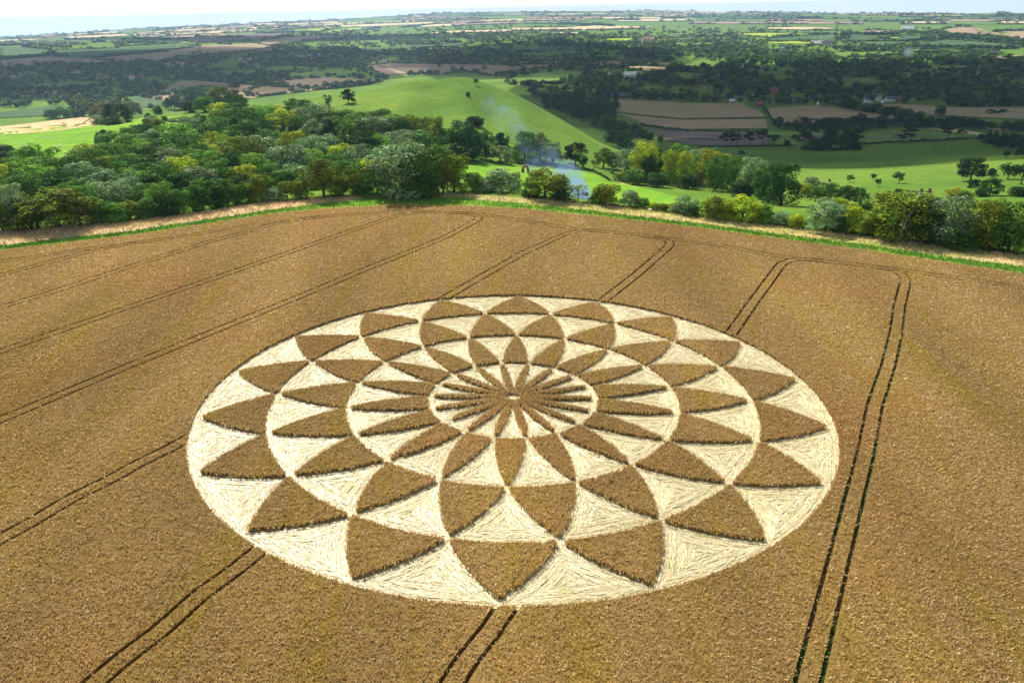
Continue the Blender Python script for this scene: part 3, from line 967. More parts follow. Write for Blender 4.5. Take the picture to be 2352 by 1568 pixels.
PLACE = {0: 'outer', 1: 'second', 2: 'third'}
for i, (ring, k, o) in enumerate(PATCHES):
    tri = CF[stand & (owner == i)]
    if not len(tri): continue
    V, faces, wall = extruded(tri)
    c = np.append(o.mean(0), 0.0)
    origin = W([c])[0]
    body = link('wheat_patch', add_mesh('wheat_patch', V - origin, faces, M_WHEAT), loc=origin)
    ang = (math.degrees((RINGS[ring][3] if ring < 3 else A1) + k * STEP) + 360) % 360
    rank = int(round(((270 - ang) % 360) / 20)) % 18 + 1
    if rank == 1 or (ring in (1, 3) and False):
        where = 'at the bottom of the ring'
    else:
        where = f'{ordinal(rank)} clockwise from the bottom'
    nm = f'standing brown wheat triangle in the {PLACE[ring]} ring, ' if ring < 3 else 'thin standing wheat leaf round the centre, '
    tag(body, nm + where, 'crop patch', 'standing wheat triangles of the ' + PLACE[ring] + ' ring' if ring < 3 else 'wheat leaves round the centre')
    ar = 0.5 * abs(np.dot(o[:, 0], np.roll(o[:, 1], 1)) - np.dot(o[:, 1], np.roll(o[:, 0], 1)))
    lo, hi = o.min(0), o.max(0)
    P = r_.uniform(lo, hi, (int(np.prod(hi - lo) * (11 if ring < 3 else 7)), 2))
    P = P[in_poly(P, o)]
    if len(P): P = P[track_dist(P) > TW + 0.16]
    A, B = blades(P, 0.46, WHEAT_H, 0.085, 0.12, 0.16, 4, r_)
    E = edge_stalks(wall, 0.06, r_)
    C_, D_ = blades(E, 0.02, WHEAT_H - 0.05, 0.085, 0.11, 0.15, 3, r_)
    ears = link('wheat_ears', mesh_np('wheat_ears', W(np.vstack([A, C_])) - origin, np.vstack([B, D_ + len(A)]), [M_EARS]), parent=body)
    tag(ears, kind='stuff')

# soil under the crop and the flattened floor of the pattern
V = W(np.c_[FIELD_POLY, np.full(len(FIELD_POLY), 0.012)])
vs, _, fs, *_ = delaunay_2d_cdt([Vector(map(float, p)) for p in FIELD_POLY], [], [list(range(len(FIELD_POLY)))], 1, 1e-4)
tag(link('field_soil', add_mesh('field_soil', W(np.c_[np.array([(v.x, v.y) for v in vs]), np.full(len(vs), 0.012)]), [tuple(f) for f in fs], M_SOIL)), kind='structure')
tag(link('flattened_floor', add_mesh('flattened_floor', W(np.vstack([np.c_[circ, np.full(180, 0.03)], [[0, 0, 0.03]]])), [(i, (i + 1) % 180, 180) for i in range(180)], M_FLOOR)), kind='structure')

# laid straw, lying along the nearest edge of its cell
bs, bt = [], []
for o in [circ] + [o for _, _, o in PATCHES] + [np.array([(rr * math.cos(a), rr * math.sin(a)) for a in np.linspace(0, 2 * math.pi, 121)[:-1]]) for rr in (31.5, 21.7, 11.1)]:
    n = len(o)
    for i in range(n):
        a, b = o[i], o[(i + 1) % n]; L = np.hypot(*(b - a)); m_ = max(1, int(L / 0.3))
        for j in range(m_):
            bs.append(a + (b - a) * (j + 0.5) / m_); bt.append(math.atan2(b[1] - a[1], b[0] - a[0]))
kd = kdtree.KDTree(len(bs))
for i, p in enumerate(bs): kd.insert((p[0], p[1], 0), i)
kd.balance()
n = 230000
rr = RO * np.sqrt(r_.uniform(0, 1, n)); aa = r_.uniform(0, 2 * math.pi, n)
P = np.c_[rr * np.cos(aa), rr * np.sin(aa)]
P = P[patch_index(P) < 0]
dd = dcam(P); P = P[r_.uniform(0, 1, len(P)) < np.clip((95 / dd) ** 1.2, 0.3, 1)]
nb = len(P)
psi = np.empty(nb); dmin = np.empty(nb)
for i in range(nb):
    s2 = c2 = 0.0; dmin[i] = kd.find((P[i, 0], P[i, 1], 0))[2]
    for co, j, dist in kd.find_n((P[i, 0], P[i, 1], 0), 3):
        wgt = 1 / (0.2 + dist) ** 3; s2 += wgt * math.sin(2 * bt[j]); c2 += wgt * math.cos(2 * bt[j])
    psi[i] = 0.5 * math.atan2(s2, c2)
psi += 0.10 * swell(P[:, 0], P[:, 1], 0.5, 9) + r_.normal(0, 0.06, nb)
psi += np.where(r_.uniform(0, 1, nb) < 0.5, 0, math.pi)
L = r_.uniform(0.45, 1.1, nb); wd = r_.uniform(0.025, 0.06, nb) * np.clip(dcam(P) / 85, 0.8, 1.5)
pitch = r_.normal(0.02, 0.06, nb); roll = r_.normal(0, 0.17, nb)
rid = swell(P[:, 0], P[:, 1], 2.2, 21)
band = np.sin(dmin * 6.3 + 1.5 * swell(P[:, 0], P[:, 1], 0.8, 33)) * 0.6 + np.sin(dmin * 14.0 + 2.2 * swell(P[:, 0], P[:, 1], 0.6, 34)) * 0.4
tint = np.repeat(np.clip(0.95 + 0.13 * band + 0.10 * swell(P[:, 0], P[:, 1], 0.25, 35), 0.6, 1.15), 4)[:, None] * np.ones((1, 3))
zc = 0.09 + 0.035 * band + 0.05 * r_.uniform(0, 1, nb) + 0.10 * np.maximum(0, rid)
ux = np.c_[np.cos(psi) * np.cos(pitch), np.sin(psi) * np.cos(pitch), np.sin(pitch)]
sx = np.c_[-np.sin(psi) * np.cos(roll), np.cos(psi) * np.cos(roll), np.sin(roll)]
cc = np.c_[P, zc]
a = ux * (L / 2)[:, None]; b = sx * (wd / 2)[:, None]
VV = np.stack([cc - a - b * 0.6, cc + a - b * 0.6, cc + a + b, cc - a + b], 1).reshape(-1, 3)
i = np.arange(nb)[:, None] * 4
print('straw', nb)
tag(link('laid_straw', mesh_np('laid_straw', W(VV), np.hstack([i, i + 1, i + 2, i + 3]), [M_STRAW], tint=tint)), kind='stuff')

# weeds growing in the wheel tracks on the right and in the outer headland
M_WEED = simple('track weeds', (0.05, 0.17, 0.025), 0.7, 0.4, 3.0)
P = edge_stalks([(a, b) for t in TRACKS[0:2] for a, b in zip(t[:-1], t[1:])], 0.14, r_)
P = P[(swell(P[:, 0], P[:, 1], 0.35, 4) > -0.15) & (np.hypot(P[:, 0], P[:, 1]) > 30) & (P[:, 1] < 35)]
VV, FF = blades(P, 0.01, 0.30, 0.14, 0.10, 0.16, 4, r_)
tag(link('track_weeds', mesh_np('track_weeds', W(VV), FF, [M_WEED])), kind='stuff')

# stems crushed into all the wheel tracks
M_CRUSH = simple('crushed stems', (0.26, 0.185, 0.07), 0.8, 0.4, 3.0)
P = edge_stalks([(a, b) for t in TRACKS for a, b in zip(t[:-1], t[1:])], 0.22, r_)
q = W(np.c_[P, np.zeros(len(P))]) - CAM
P = P[(np.hypot(P[:, 0], P[:, 1]) > RO) | (patch_index(P) >= 0)]
VV, FF = blades(P, 0.01, 0.20, 0.10, 0.13, 0.20, 3, r_)
tag(link('crushed_stems', mesh_np('crushed_stems', W(VV), FF, [M_CRUSH])), kind='stuff')

# long grass on the verges
M_GRASS_A = simple('verge grass', (0.17, 0.33, 0.035), 0.8, 0.4, 0.4)
M_GRASS_B = simple('dry grass', (0.60, 0.46, 0.25), 0.8, 0.25, 0.4)
for nm, rows, cnt, h_, m_ in (('verge_grass', (crop, mid), 9000, 0.45, M_GRASS_A), ('dry_grass', (mid, outer), 9000, 0.55, M_GRASS_B)):
    (ra, rb) = rows
    u = r_.uniform(-60, 2410, cnt); t = r_.uniform(0.02, 1, cnt)
    v = np.interp(u, [p[0] for p in ra], [p[1] for p in ra]) * (1 - t) + np.interp(u, [p[0] for p in rb], [p[1] for p in rb]) * t
    if nm == 'dry_grass':
        keep = (u < 1000) | (r_.uniform(0, 1, cnt) < 0.45); u, v = u[keep], v[keep]
    X = np.array([at(a_, b_)[0] for a_, b_ in zip(u, v)])
    VV, FF = blades(X[:, :2], 0.0, h_, 0.10, 0.25, 0.12, 3, r_)
    VV[:, 2] += np.repeat(X[:, 2], 12)
    tag(link(nm, mesh_np(nm, VV, FF, [m_])), kind='stuff')

# ------------------------------------------------------------------ trees
def rnd_dir(r_, n, up=0.0):
    d = r_.normal(0, 1, (n, 3)); d[:, 2] += up
    return d / np.linalg.norm(d, axis=1)[:, None]


def leaf_quads(r_, C, Nrm, size, jitter=0.55):
    """small leaf-spray quads at C facing roughly along Nrm"""
    n = len(C)
    N = Nrm + r_.normal(0, jitter, (n, 3)); N /= np.linalg.norm(N, axis=1)[:, None]
    t = np.cross(N, r_.normal(0, 1, (n, 3))); t /= np.linalg.norm(t, axis=1)[:, None] + 1e-9
    b = np.cross(N, t)
    s = np.broadcast_to(size, n) * r_.uniform(0.6, 1.35, n)
    t = t * (s / 2)[:, None]; b = b * (s / 2 * r_.uniform(0.55, 1.0, n))[:, None]
    V = np.stack([C - t, C - b * 0.9 + t * 0.1, C + t, C + b * 0.9 - t * 0.1], 1).reshape(-1, 3)
    i = np.arange(n)[:, None] * 4
    return V, np.hstack([i, i + 1, i + 2, i + 3])


def crown_lobes(r_, kind):
    """lobes (centre, radius) in a unit tree: height 1, half width about 0.5 before scaling"""
    L = []
    if kind == 'round':                      # broad oak-like dome
        for _ in range(34):
            a = r_.uniform(0, 6.283); z = r_.uniform(0.14, 0.86); w_ = 0.40 * math.sqrt(max(0.05, 1 - ((z - 0.40) / 0.52) ** 2))
            rr = w_ * r_.uniform(0.6, 1.05)
            L.append((rr * math.cos(a), rr * math.sin(a), z, r_.uniform(0.075, 0.135)))
        L.append((0, 0, 0.5, 0.27)); L.append((0.03, 0, 0.8, 0.15))
    elif kind == 'tall':                     # tall beech or ash with clustered heads
        for _ in range(40):
            a = r_.uniform(0, 6.283); z = r_.uniform(0.08, 0.90); w_ = 0.33 * math.sqrt(max(0.04, 1 - ((z - 0.5) / 0.50) ** 2))
            rr = w_ * r_.uniform(0.5, 1.05)
            L.append((rr * math.cos(a), rr * math.sin(a), z, r_.uniform(0.08, 0.145)))
        L.append((0, 0, 0.55, 0.24)); L.append((0, 0, 0.35, 0.2)); L.append((0.02, 0.02, 0.84, 0.12))
    elif kind == 'bush':                     # leafy to the ground
        for _ in range(24):
            a = r_.uniform(0, 6.283); z = r_.uniform(0.10, 0.80); w_ = 0.40 * math.sqrt(max(0.05, 1 - (z / 0.95) ** 2))
            rr = w_ * r_.uniform(0.5, 1.0)
            L.append((rr * math.cos(a), rr * math.sin(a), z, r_.uniform(0.13, 0.21)))
        L.append((0, 0, 0.35, 0.3))
    elif kind == 'park':                     # small park tree on a clear stem
        for _ in range(18):
            a = r_.uniform(0, 6.283); z = r_.uniform(0.36, 0.84); w_ = 0.34 * math.sqrt(max(0.05, 1 - ((z - 0.58) / 0.36) ** 2))
            rr = w_ * r_.uniform(0.4, 0.95)
            L.append((rr * math.cos(a), rr * math.sin(a), z, r_.uniform(0.11, 0.16)))
        L.append((0, 0, 0.58, 0.26))
    elif kind == 'pine':                     # flat-topped pine or cedar on a bare trunk
        for k in range(11):
            a = r_.uniform(0, 6.283); z = r_.uniform(0.42, 0.93); rr = r_.uniform(0.05, 0.36) * (1.15 - 0.6 * z)
            L.append((rr * math.cos(a), rr * math.sin(a), z, r_.uniform(0.09, 0.16)))
        L.append((0, 0, 0.78, 0.16))
    elif kind == 'sparse':
        for k in range(12):
            a = r_.uniform(0, 6.283); z = r_.uniform(0.35, 0.92); rr = r_.uniform(0.05, 0.34)
            L.append((rr * math.cos(a), rr * math.sin(a), z, r_.uniform(0.07, 0.12)))
    return L


def make_tree_meshes(kind, seed, count, leaf):
    r_ = np.random.default_rng(seed)
    if kind == 'conifer':
        n = count; z = 0.05 + 0.95 * (1 - np.sqrt(r_.uniform(0, 1, n))); a = r_.uniform(0, 6.283, n)
        tier = 0.72 + 0.28 * np.sin(z * 60); w_ = 0.42 * (1.02 - z) * tier
        rr = w_ * np.sqrt(r_.uniform(0.35, 1, n))
        C = np.c_[rr * np.cos(a), rr * np.sin(a), z - 0.25 * rr]
        N = np.c_[np.cos(a), np.sin(a), np.full(n, 0.6)]
        V, Fc = leaf_quads(r_, C, N, leaf, 0.5)
    else:
        Lb = crown_lobes(r_, kind)
        A = np.array([l[3] ** 2 for l in Lb]); per = np.maximum(20, (count * A / A.sum())).astype(int)
        Cs, Ns, Tn = [], [], []
        flat = 0.5 if kind == 'pine' else 0.85
        for (x, y, z, q), k in zip(Lb, per):
            d = rnd_dir(r_, k, 0.25)
            rad_ = q * (r_.uniform(0.55, 1.08, k) ** 0.6)
            Cs.append(np.array([x, y, z]) + d * rad_[:, None] * np.array([1, 1, flat])); Ns.append(d); Tn.append(np.repeat(r_.uniform(0.68, 1.38, (1, 1)) * np.array([[1.0, 1.0, 1.0]]) * r_.uniform(0.92, 1.08, (1, 3)), k * 4, 0))
        C = np.vstack(Cs); N = np.vstack(Ns) + np.array([0, 0, 0.12])
        C[:, 2] = np.maximum(C[:, 2], 0.015)
        V, Fc = leaf_quads(r_, C, N, leaf, 0.5)
    zt = np.percentile(V[:, 2], 99.7); wx = np.percentile(np.abs(V[:, :2]), 96) * 2
    V = V * np.array([1 / wx, 1 / wx, 1 / zt])
    crown = mesh_np('crown', V, Fc, [M_LEAF], tint=np.ones((len(V), 3)) if kind == 'conifer' else np.vstack(Tn))
    mb = MB()
    top = {'round': 0.6, 'tall': 0.75, 'bush': 0.45, 'park': 0.6, 'pine': 0.85, 'sparse': 0.8, 'conifer': 0.92}[kind]
    r0 = {'bush': 0.03, 'park': 0.03, 'pine': 0.028, 'conifer': 0.024, 'sparse': 0.022}.get(kind, 0.036)
    bend = r_.normal(0, 0.02, 2)
    mb.tube([(0, 0, -0.06), (bend[0], bend[1], top * 0.35), (bend[0] * 0.5, -bend[1], top * 0.7), (0, 0, top)], [r0 * 1.3, r0, r0 * 0.7, r0 * 0.3], 8)
    for _ in range(0 if kind == 'conifer' else 6):
        a = r_.uniform(0, 6.283); z0 = top * r_.uniform(0.3, 0.75); ln = r_.uniform(0.2, 0.33)
        mb.tube([(0, 0, z0), (ln * 0.5 * math.cos(a), ln * 0.5 * math.sin(a), z0 + ln * 0.35), (ln * math.cos(a), ln * math.sin(a), z0 + ln * 0.75)], [r0 * 0.55, r0 * 0.4, r0 * 0.15], 5)
    return crown, mb.mesh('trunk', M_BARK, True)


KINDS = {}
for kind, nvar, count, leaf in (('round', 4, 5200, 0.040), ('tall', 4, 5400, 0.036), ('bush', 3, 3800, 0.052), ('park', 2, 1400, 0.055), ('pine', 3, 1500, 0.045), ('sparse', 2, 700, 0.05), ('conifer', 3, 1300, 0.055)):
    KINDS[kind] = [make_tree_meshes(kind, 100 + 17 * i + len(kind) * 7 + ord(kind[0]), count, leaf) for i in range(nvar)]
WIDTH = {'round': 0.98, 'tall': 0.78, 'bush': 1.12, 'park': 0.9, 'pine': 0.72, 'sparse': 0.78, 'conifer': 0.5}    # width of the unit tree

HUES = {
    'dark': ((0.030, 0.078, 0.013), 'dark green'), 'mid': ((0.066, 0.150, 0.020), 'mid green'), 'light': ((0.130, 0.255, 0.030), 'light green'),
    'olive': ((0.125, 0.165, 0.014), 'olive green'), 'yellow': ((0.260, 0.320, 0.016), 'yellow green'), 'gold': ((0.29, 0.27, 0.014), 'golden yellow'),
    'silver': ((0.165, 0.245, 0.110), 'silvery green'), 'rust': ((0.150, 0.125, 0.016), 'rusty brown-green'), 'blue': ((0.022, 0.066, 0.022), 'deep green'),
    'black': ((0.014, 0.038, 0.010), 'blackish green'),
}
SHAPE = {'round': 'round-crowned tree', 'tall': 'tall tree', 'bush': 'bushy shrub', 'park': 'small round tree', 'pine': 'pine', 'sparse': 'thin-leaved tree', 'conifer': 'pointed conifer'}
TREES = []      # (zone, u, v_base, h_px, w_px, kind, hue)


def T(zone, rows):
    for t in rows: TREES.append((zone,) + t)


T('edge right', [
    (1182, 441, 44, 34, 'bush', 'silver'), (1150, 440, 50, 72, 'bush', 'silver'), (1253, 456, 65, 90, 'round', 'olive'), (1222, 452, 36, 40, 'bush', 'dark'), (1290, 459, 40, 46, 'bush', 'dark'),
    (1328, 464, 42, 50, 'sparse', 'silver'), (1392, 470, 47, 58, 'bush', 'olive'), (1375, 468, 34, 36, 'bush', 'dark'), (1447, 474, 37, 40, 'bush', 'silver'), (1478, 477, 22, 28, 'bush', 'mid'),
    (1503, 481, 16, 24, 'bush', 'yellow'), (1523, 484, 17, 26, 'bush', 'olive'), (1546, 486, 20, 24, 'bush', 'gold'), (1578, 490, 38, 56, 'bush', 'silver'), (1592, 497, 27, 34, 'bush', 'dark'),
    (1637, 500, 50, 58, 'bush', 'olive'), (1668, 503, 44, 44, 'bush', 'yellow'), (1705, 507, 56, 80, 'round', 'yellow'), (1752, 512, 44, 44, 'bush', 'light'), (1788, 516, 30, 44, 'bush', 'silver'), (1824, 521, 30, 44, 'bush', 'yellow'),
    (1895, 530, 71, 82, 'round', 'silver'), (1930, 533, 52, 40, 'bush', 'mid'), (1962, 534, 64, 62, 'bush', 'yellow'), (2005, 540, 44, 44, 'bush', 'olive'), (2060, 548, 108, 120, 'tall', 'olive'), (2016, 543, 60, 40, 'bush', 'olive'),
    (2115, 553, 98, 90, 'tall', 'dark'), (2175, 560, 108, 104, 'tall', 'silver'), (2200, 566, 34, 90, 'bush', 'mid'), (2140, 557, 62, 50, 'bush', 'dark'), (2258, 569, 110, 82, 'tall', 'olive'), (2225, 566, 70, 50, 'round', 'mid'),
    (2318, 577, 116, 84, 'tall', 'mid'), (2356, 582, 98, 60, 'tall', 'light'), (2395, 586, 110, 80, 'tall', 'mid'), (2290, 574, 60, 50, 'bush', 'dark')])
T('edge left', [
    (8, 538, 64, 56, 'round', 'olive'), (-45, 545, 90, 80, 'round', 'mid'), (42, 533, 100, 66, 'tall', 'silver'), (130, 531, 90, 150, 'round', 'olive'), (90, 534, 70, 70, 'round', 'dark'), (185, 526, 58, 66, 'round', 'olive'), (228, 520, 46, 56, 'bush', 'mid'), (265, 517, 50, 70, 'bush', 'mid'),
    (300, 513, 42, 50, 'bush', 'olive'), (338, 508, 46, 60, 'bush', 'mid'), (382, 503, 56, 58, 'bush', 'dark'), (425, 497, 54, 54, 'bush', 'mid'), (468, 489, 54, 54, 'bush', 'dark'), (512, 481, 52, 56, 'bush', 'dark'), (546, 474, 46, 44, 'bush', 'mid'),
    (574, 468, 44, 44, 'bush', 'olive'), (600, 467, 54, 44, 'bush', 'olive'), (632, 465, 28, 50, 'bush', 'silver'), (660, 462, 42, 36, 'park', 'olive'), (695, 459, 42, 46, 'bush', 'olive'), (745, 455, 86, 84, 'round', 'olive'), (778, 453, 40, 36, 'bush', 'mid'),
    (812, 451, 60, 58, 'round', 'olive'), (842, 451, 30, 62, 'bush', 'mid'), (868, 449, 66, 60, 'round', 'mid'), (925, 452, 120, 122, 'tall', 'silver'), (955, 454, 60, 62, 'bush', 'mid'), (982, 450, 112, 100, 'tall', 'mid'), (1018, 446, 66, 56, 'round', 'olive'),
    (1042, 441, 84, 80, 'round', 'olive'), (1085, 440, 44, 44, 'bush', 'light'), (1112, 440, 36, 40, 'bush', 'silver')])
T('knoll', [(402, 252, 30, 34, 'round', 'dark'), (425, 252, 46, 48, 'round', 'mid'), (455, 250, 48, 46, 'round', 'dark'), (484, 248, 46, 48, 'round', 'mid'), (508, 246, 44, 44, 'round', 'olive'), (536, 247, 38, 42, 'round', 'dark'), (556, 250, 30, 34, 'round', 'mid'), (470, 258, 34, 46, 'bush', 'mid'), (515, 258, 34, 40, 'bush', 'dark'), (438, 259, 26, 36, 'bush', 'dark')])
T('spur', [(118, 273, 20, 28, 'bush', 'dark'), (138, 272, 24, 30, 'round', 'mid'), (160, 270, 18, 26, 'bush', 'mid'), (180, 269, 16, 28, 'bush', 'dark'), (207, 268, 30, 34, 'round', 'mid'), (234, 271, 34, 44, 'round', 'rust'), (272, 284, 44, 54, 'round', 'dark'), (304, 270, 36, 38, 'round', 'olive'),
    (236, 286, 22, 42, 'bush', 'silver'), (262, 288, 22, 34, 'bush', 'dark'), (363, 264, 19, 22, 'bush', 'dark'), (386, 250, 20, 20, 'round', 'dark'), (340, 276, 16, 16, 'bush', 'mid'), (352, 291, 24, 36, 'bush', 'silver'), (378, 279, 12, 14, 'bush', 'mid'), (242, 337, 38, 36, 'round', 'blue'),
    (10, 367, 34, 52, 'bush', 'dark'), (205, 362, 20, 28, 'bush', 'black'), (-30, 366, 30, 40, 'bush', 'dark')])
T('hill', [(801, 238, 32, 30, 'round', 'black'), (758, 259, 40, 28, 'sparse', 'dark'), (672, 258, 30, 32, 'round', 'mid'), (702, 256, 26, 30, 'round', 'dark'), (1093, 197, 15, 11, 'park', 'dark'), (1075, 222, 11, 10, 'bush', 'dark'), (1084, 288, 20, 26, 'bush', 'dark'), (1099, 290, 22, 26, 'bush', 'black')])
T('foot', [(903, 328, 54, 26, 'conifer', 'blue'), (926, 334, 62, 32, 'tall', 'mid'), (946, 334, 66, 38, 'tall', 'olive'), (972, 336, 64, 38, 'tall', 'olive'), (1003, 348, 76, 38, 'tall', 'olive'), (962, 344, 34, 44, 'bush', 'silver'), (1028, 352, 56, 32, 'tall', 'mid'), (1062, 369, 88, 60, 'tall', 'blue'), (1085, 369, 70, 44, 'tall', 'blue'),
    (1115, 366, 62, 40, 'tall', 'blue'), (1152, 350, 44, 36, 'round', 'blue'), (1150, 374, 38, 44, 'round', 'silver'), (1186, 373, 28, 24, 'round', 'light'), (1204, 368, 62, 52, 'tall', 'mid'), (1240, 366, 58, 44, 'tall', 'olive'), (1222, 377, 26, 26, 'bush', 'light'), (1271, 378, 48, 46, 'round', 'silver'), (1322, 384, 54, 48, 'round', 'black'), (880, 322, 46, 34, 'tall', 'mid')])
T('belt', [(1386, 386, 44, 46, 'round', 'olive'), (1416, 390, 42, 36, 'round', 'silver'), (1442, 405, 62, 42, 'tall', 'silver'), (1430, 416, 22, 40, 'bush', 'olive'), (1478, 416, 86, 58, 'tall', 'yellow'), (1492, 420, 62, 40, 'tall', 'dark'), (1513, 414, 72, 32, 'tall', 'mid'), (1538, 426, 80, 40, 'tall', 'yellow'), (1568, 424, 74, 46, 'tall', 'yellow'),
    (1556, 402, 70, 46, 'tall', 'light'), (1592, 420, 62, 36, 'tall', 'light'), (1607, 426, 52, 34, 'round', 'yellow'), (1600, 400, 56, 44, 'tall', 'silver'), (1628, 428, 82, 46, 'tall', 'gold'), (1643, 438, 80, 56, 'tall', 'mid'), (1662, 432, 78, 46, 'tall', 'yellow'), (1687, 438, 78, 44, 'tall', 'light'), (1628, 396, 54, 40, 'tall', 'light'),
    (1722, 450, 86, 62, 'tall', 'silver'), (1752, 458, 70, 52, 'tall', 'mid'), (1795, 472, 98, 78, 'tall', 'dark'), (1765, 466, 82, 60, 'tall', 'dark'), (1460, 424, 34, 50, 'bush', 'mid'), (1510, 430, 34, 50, 'bush', 'dark'), (1580, 434, 34, 44, 'bush', 'dark'), (1700, 452, 36, 50, 'bush', 'dark')])
T('garden', [(1862, 433, 27, 30, 'round', 'silver'), (1848, 452, 30, 34, 'bush', 'yellow'), (1880, 455, 28, 36, 'bush', 'mid'), (1908, 457, 34, 36, 'round', 'mid'), (1944, 468, 42, 44, 'round', 'dark'), (1972, 456, 26, 26, 'round', 'mid'), (1974, 472, 22, 14, 'conifer', 'blue'), (1990, 483, 18, 28, 'bush', 'dark'), (2020, 456, 17, 20, 'bush', 'black'), (1992, 455, 11, 8, 'conifer', 'black'), (1925, 476, 24, 36, 'bush', 'yellow'), (2064, 446, 12, 20, 'bush', 'dark'), (2100, 452, 14, 20, 'bush', 'silver'), (2215, 460, 22, 34, 'bush', 'mid'), (2190, 458, 26, 36, 'round', 'gold')])
T('park', [(1951, 418.5, 17, 16, 'park', 'dark'), (2005, 414.5, 15, 14, 'park', 'dark'), (2015.5, 429.5, 19, 14, 'park', 'dark'), (2064, 421.5, 27, 24, 'park', 'dark'), (1701, 359.5, 14, 15, 'park', 'black'), (2312, 365, 18, 17, 'park', 'black'), (2228, 417, 54, 56, 'round', 'black'), (2280, 405, 18, 22, 'bush', 'black'), (2236, 432, 20, 24, 'bush', 'black'), (2272, 449, 42, 42, 'round', 'dark'), (2252, 452, 20, 26, 'bush', 'dark'),
    (2315, 412, 35, 42, 'park', 'black'), (2346, 423, 45, 46, 'park', 'black'), (2340, 451, 24, 44, 'bush', 'black'), (2375, 440, 50, 50, 'round', 'black')])
T('pines', [(1664, 338, 34, 20, 'pine', 'black'), (1680, 337, 34, 20, 'pine', 'black'), (1692, 337, 30, 22, 'pine', 'black'), (1722, 336, 34, 24, 'pine', 'black'), (1751, 335, 36, 28, 'pine', 'black'), (1776, 334, 24, 30, 'pine', 'black'), (1808, 335, 14, 14, 'bush', 'black'), (1848, 342, 40, 50, 'pine', 'black'), (1872, 345, 26, 36, 'bush', 'dark'), (1888, 345, 34, 36, 'round', 'dark'),
    (1908, 340, 42, 36, 'round', 'black'), (1930, 344, 34, 36, 'round', 'dark'), (1948, 340, 40, 36, 'round', 'black'), (1968, 332, 38, 32, 'pine', 'black'), (1962, 344, 18, 30, 'bush', 'black'), (2068, 325, 16, 24, 'pine', 'black'), (2090, 326, 32, 30, 'pine', 'black'), (2177, 319, 30, 26, 'pine', 'black'), (2203, 318, 20, 22, 'pine', 'black'),
    (2252, 322, 14, 16, 'bush', 'black'), (2270, 327, 28, 24, 'conifer', 'black'), (2284, 331, 30, 26, 'conifer', 'black'), (2300, 337, 32, 28, 'conifer', 'black'), (2318, 344, 38, 32, 'round', 'black'), (2340, 352, 42, 36, 'round', 'black'), (2352, 362, 34, 34, 'round', 'black')])
T('flank', [(1436, 342, 42, 46, 'round', 'mid'), (1414, 252, 23, 17, 'round', 'dark'), (1400, 300, 30, 30, 'round', 'dark'), (1426, 318, 38, 40, 'round', 'dark'), (1456, 312, 26, 30, 'round', 'dark'), (1474, 318, 22, 26, 'bush', 'dark'), (1490, 322, 16, 22, 'bush', 'dark'), (1516, 326, 14, 12, 'bush', 'dark')])

REG = {
    'wood': np.array([(-20, 408), (40, 404), (170, 408), (225, 386), (262, 352), (300, 338), (380, 316), (470, 300), (560, 282), (600, 276), (650, 280), (720, 282), (790, 288), (870, 298), (900, 324), (920, 345), (1000, 372), (1040, 400), (1030, 424), (920, 420), (830, 428), (700, 438), (610, 446), (560, 456), (460, 474), (330, 492), (180, 504), (60, 512), (-20, 512)]),
    'flank': np.array([(1208, 208), (1255, 212), (1330, 222), (1395, 232), (1412, 262), (1420, 300), (1440, 322), (1436, 338), (1412, 330), (1395, 308), (1345, 286), (1290, 262), (1245, 240)]),
    'strip': np.array([(1772, 287), (1800, 290), (1880, 284), (1970, 280), (2040, 278), (2110, 280), (2200, 285), (2290, 288), (2352, 296), (2352, 306), (2270, 300), (2200, 302), (2120, 298), (2060, 297), (1980, 302), (1900, 305), (1820, 302), (1782, 295)]),
}
OPEN = [np.array(p) for p in ([(590, 240), (700, 215), (790, 205), (900, 195), (940, 260), (880, 280), (760, 262), (640, 262)], [(1010, 378), (1100, 380), (1100, 430), (1060, 440)])]


def scatter(zone, poly, mn, kinds, hues, hfun, sp=(0.58, 0.36), seed=1, limit=999):
    r_ = np.random.default_rng(seed); lo, hi = poly.min(0), poly.max(0); kept = []
    for _ in range(9000):
        q = lo + (hi - lo) * r_.uniform(0, 1, 2)
        if not in_poly(q[None], poly)[0] or any(in_poly(q[None], o)[0] for o in OPEN): continue
        h = hfun(q[1]) * r_.uniform(0.78, 1.28)
        if any(((q[0] - k[0]) / (sp[0] * (h + k[2]) / 2)) ** 2 + ((q[1] - k[1]) / (sp[1] * (h + k[2]) / 2)) ** 2 < 1 for k in kept): continue
        kd_ = kinds[r_.integers(len(kinds))]
        w_ = h * {'round': 1.15, 'tall': 0.95, 'bush': 1.25, 'conifer': 0.48, 'sparse': 0.9}[kd_] * r_.uniform(0.9, 1.2)
        kept.append((q[0], q[1], h, w_, kd_, hues[r_.integers(len(hues))]))
        if len(kept) >= limit: break
    T(zone, kept)


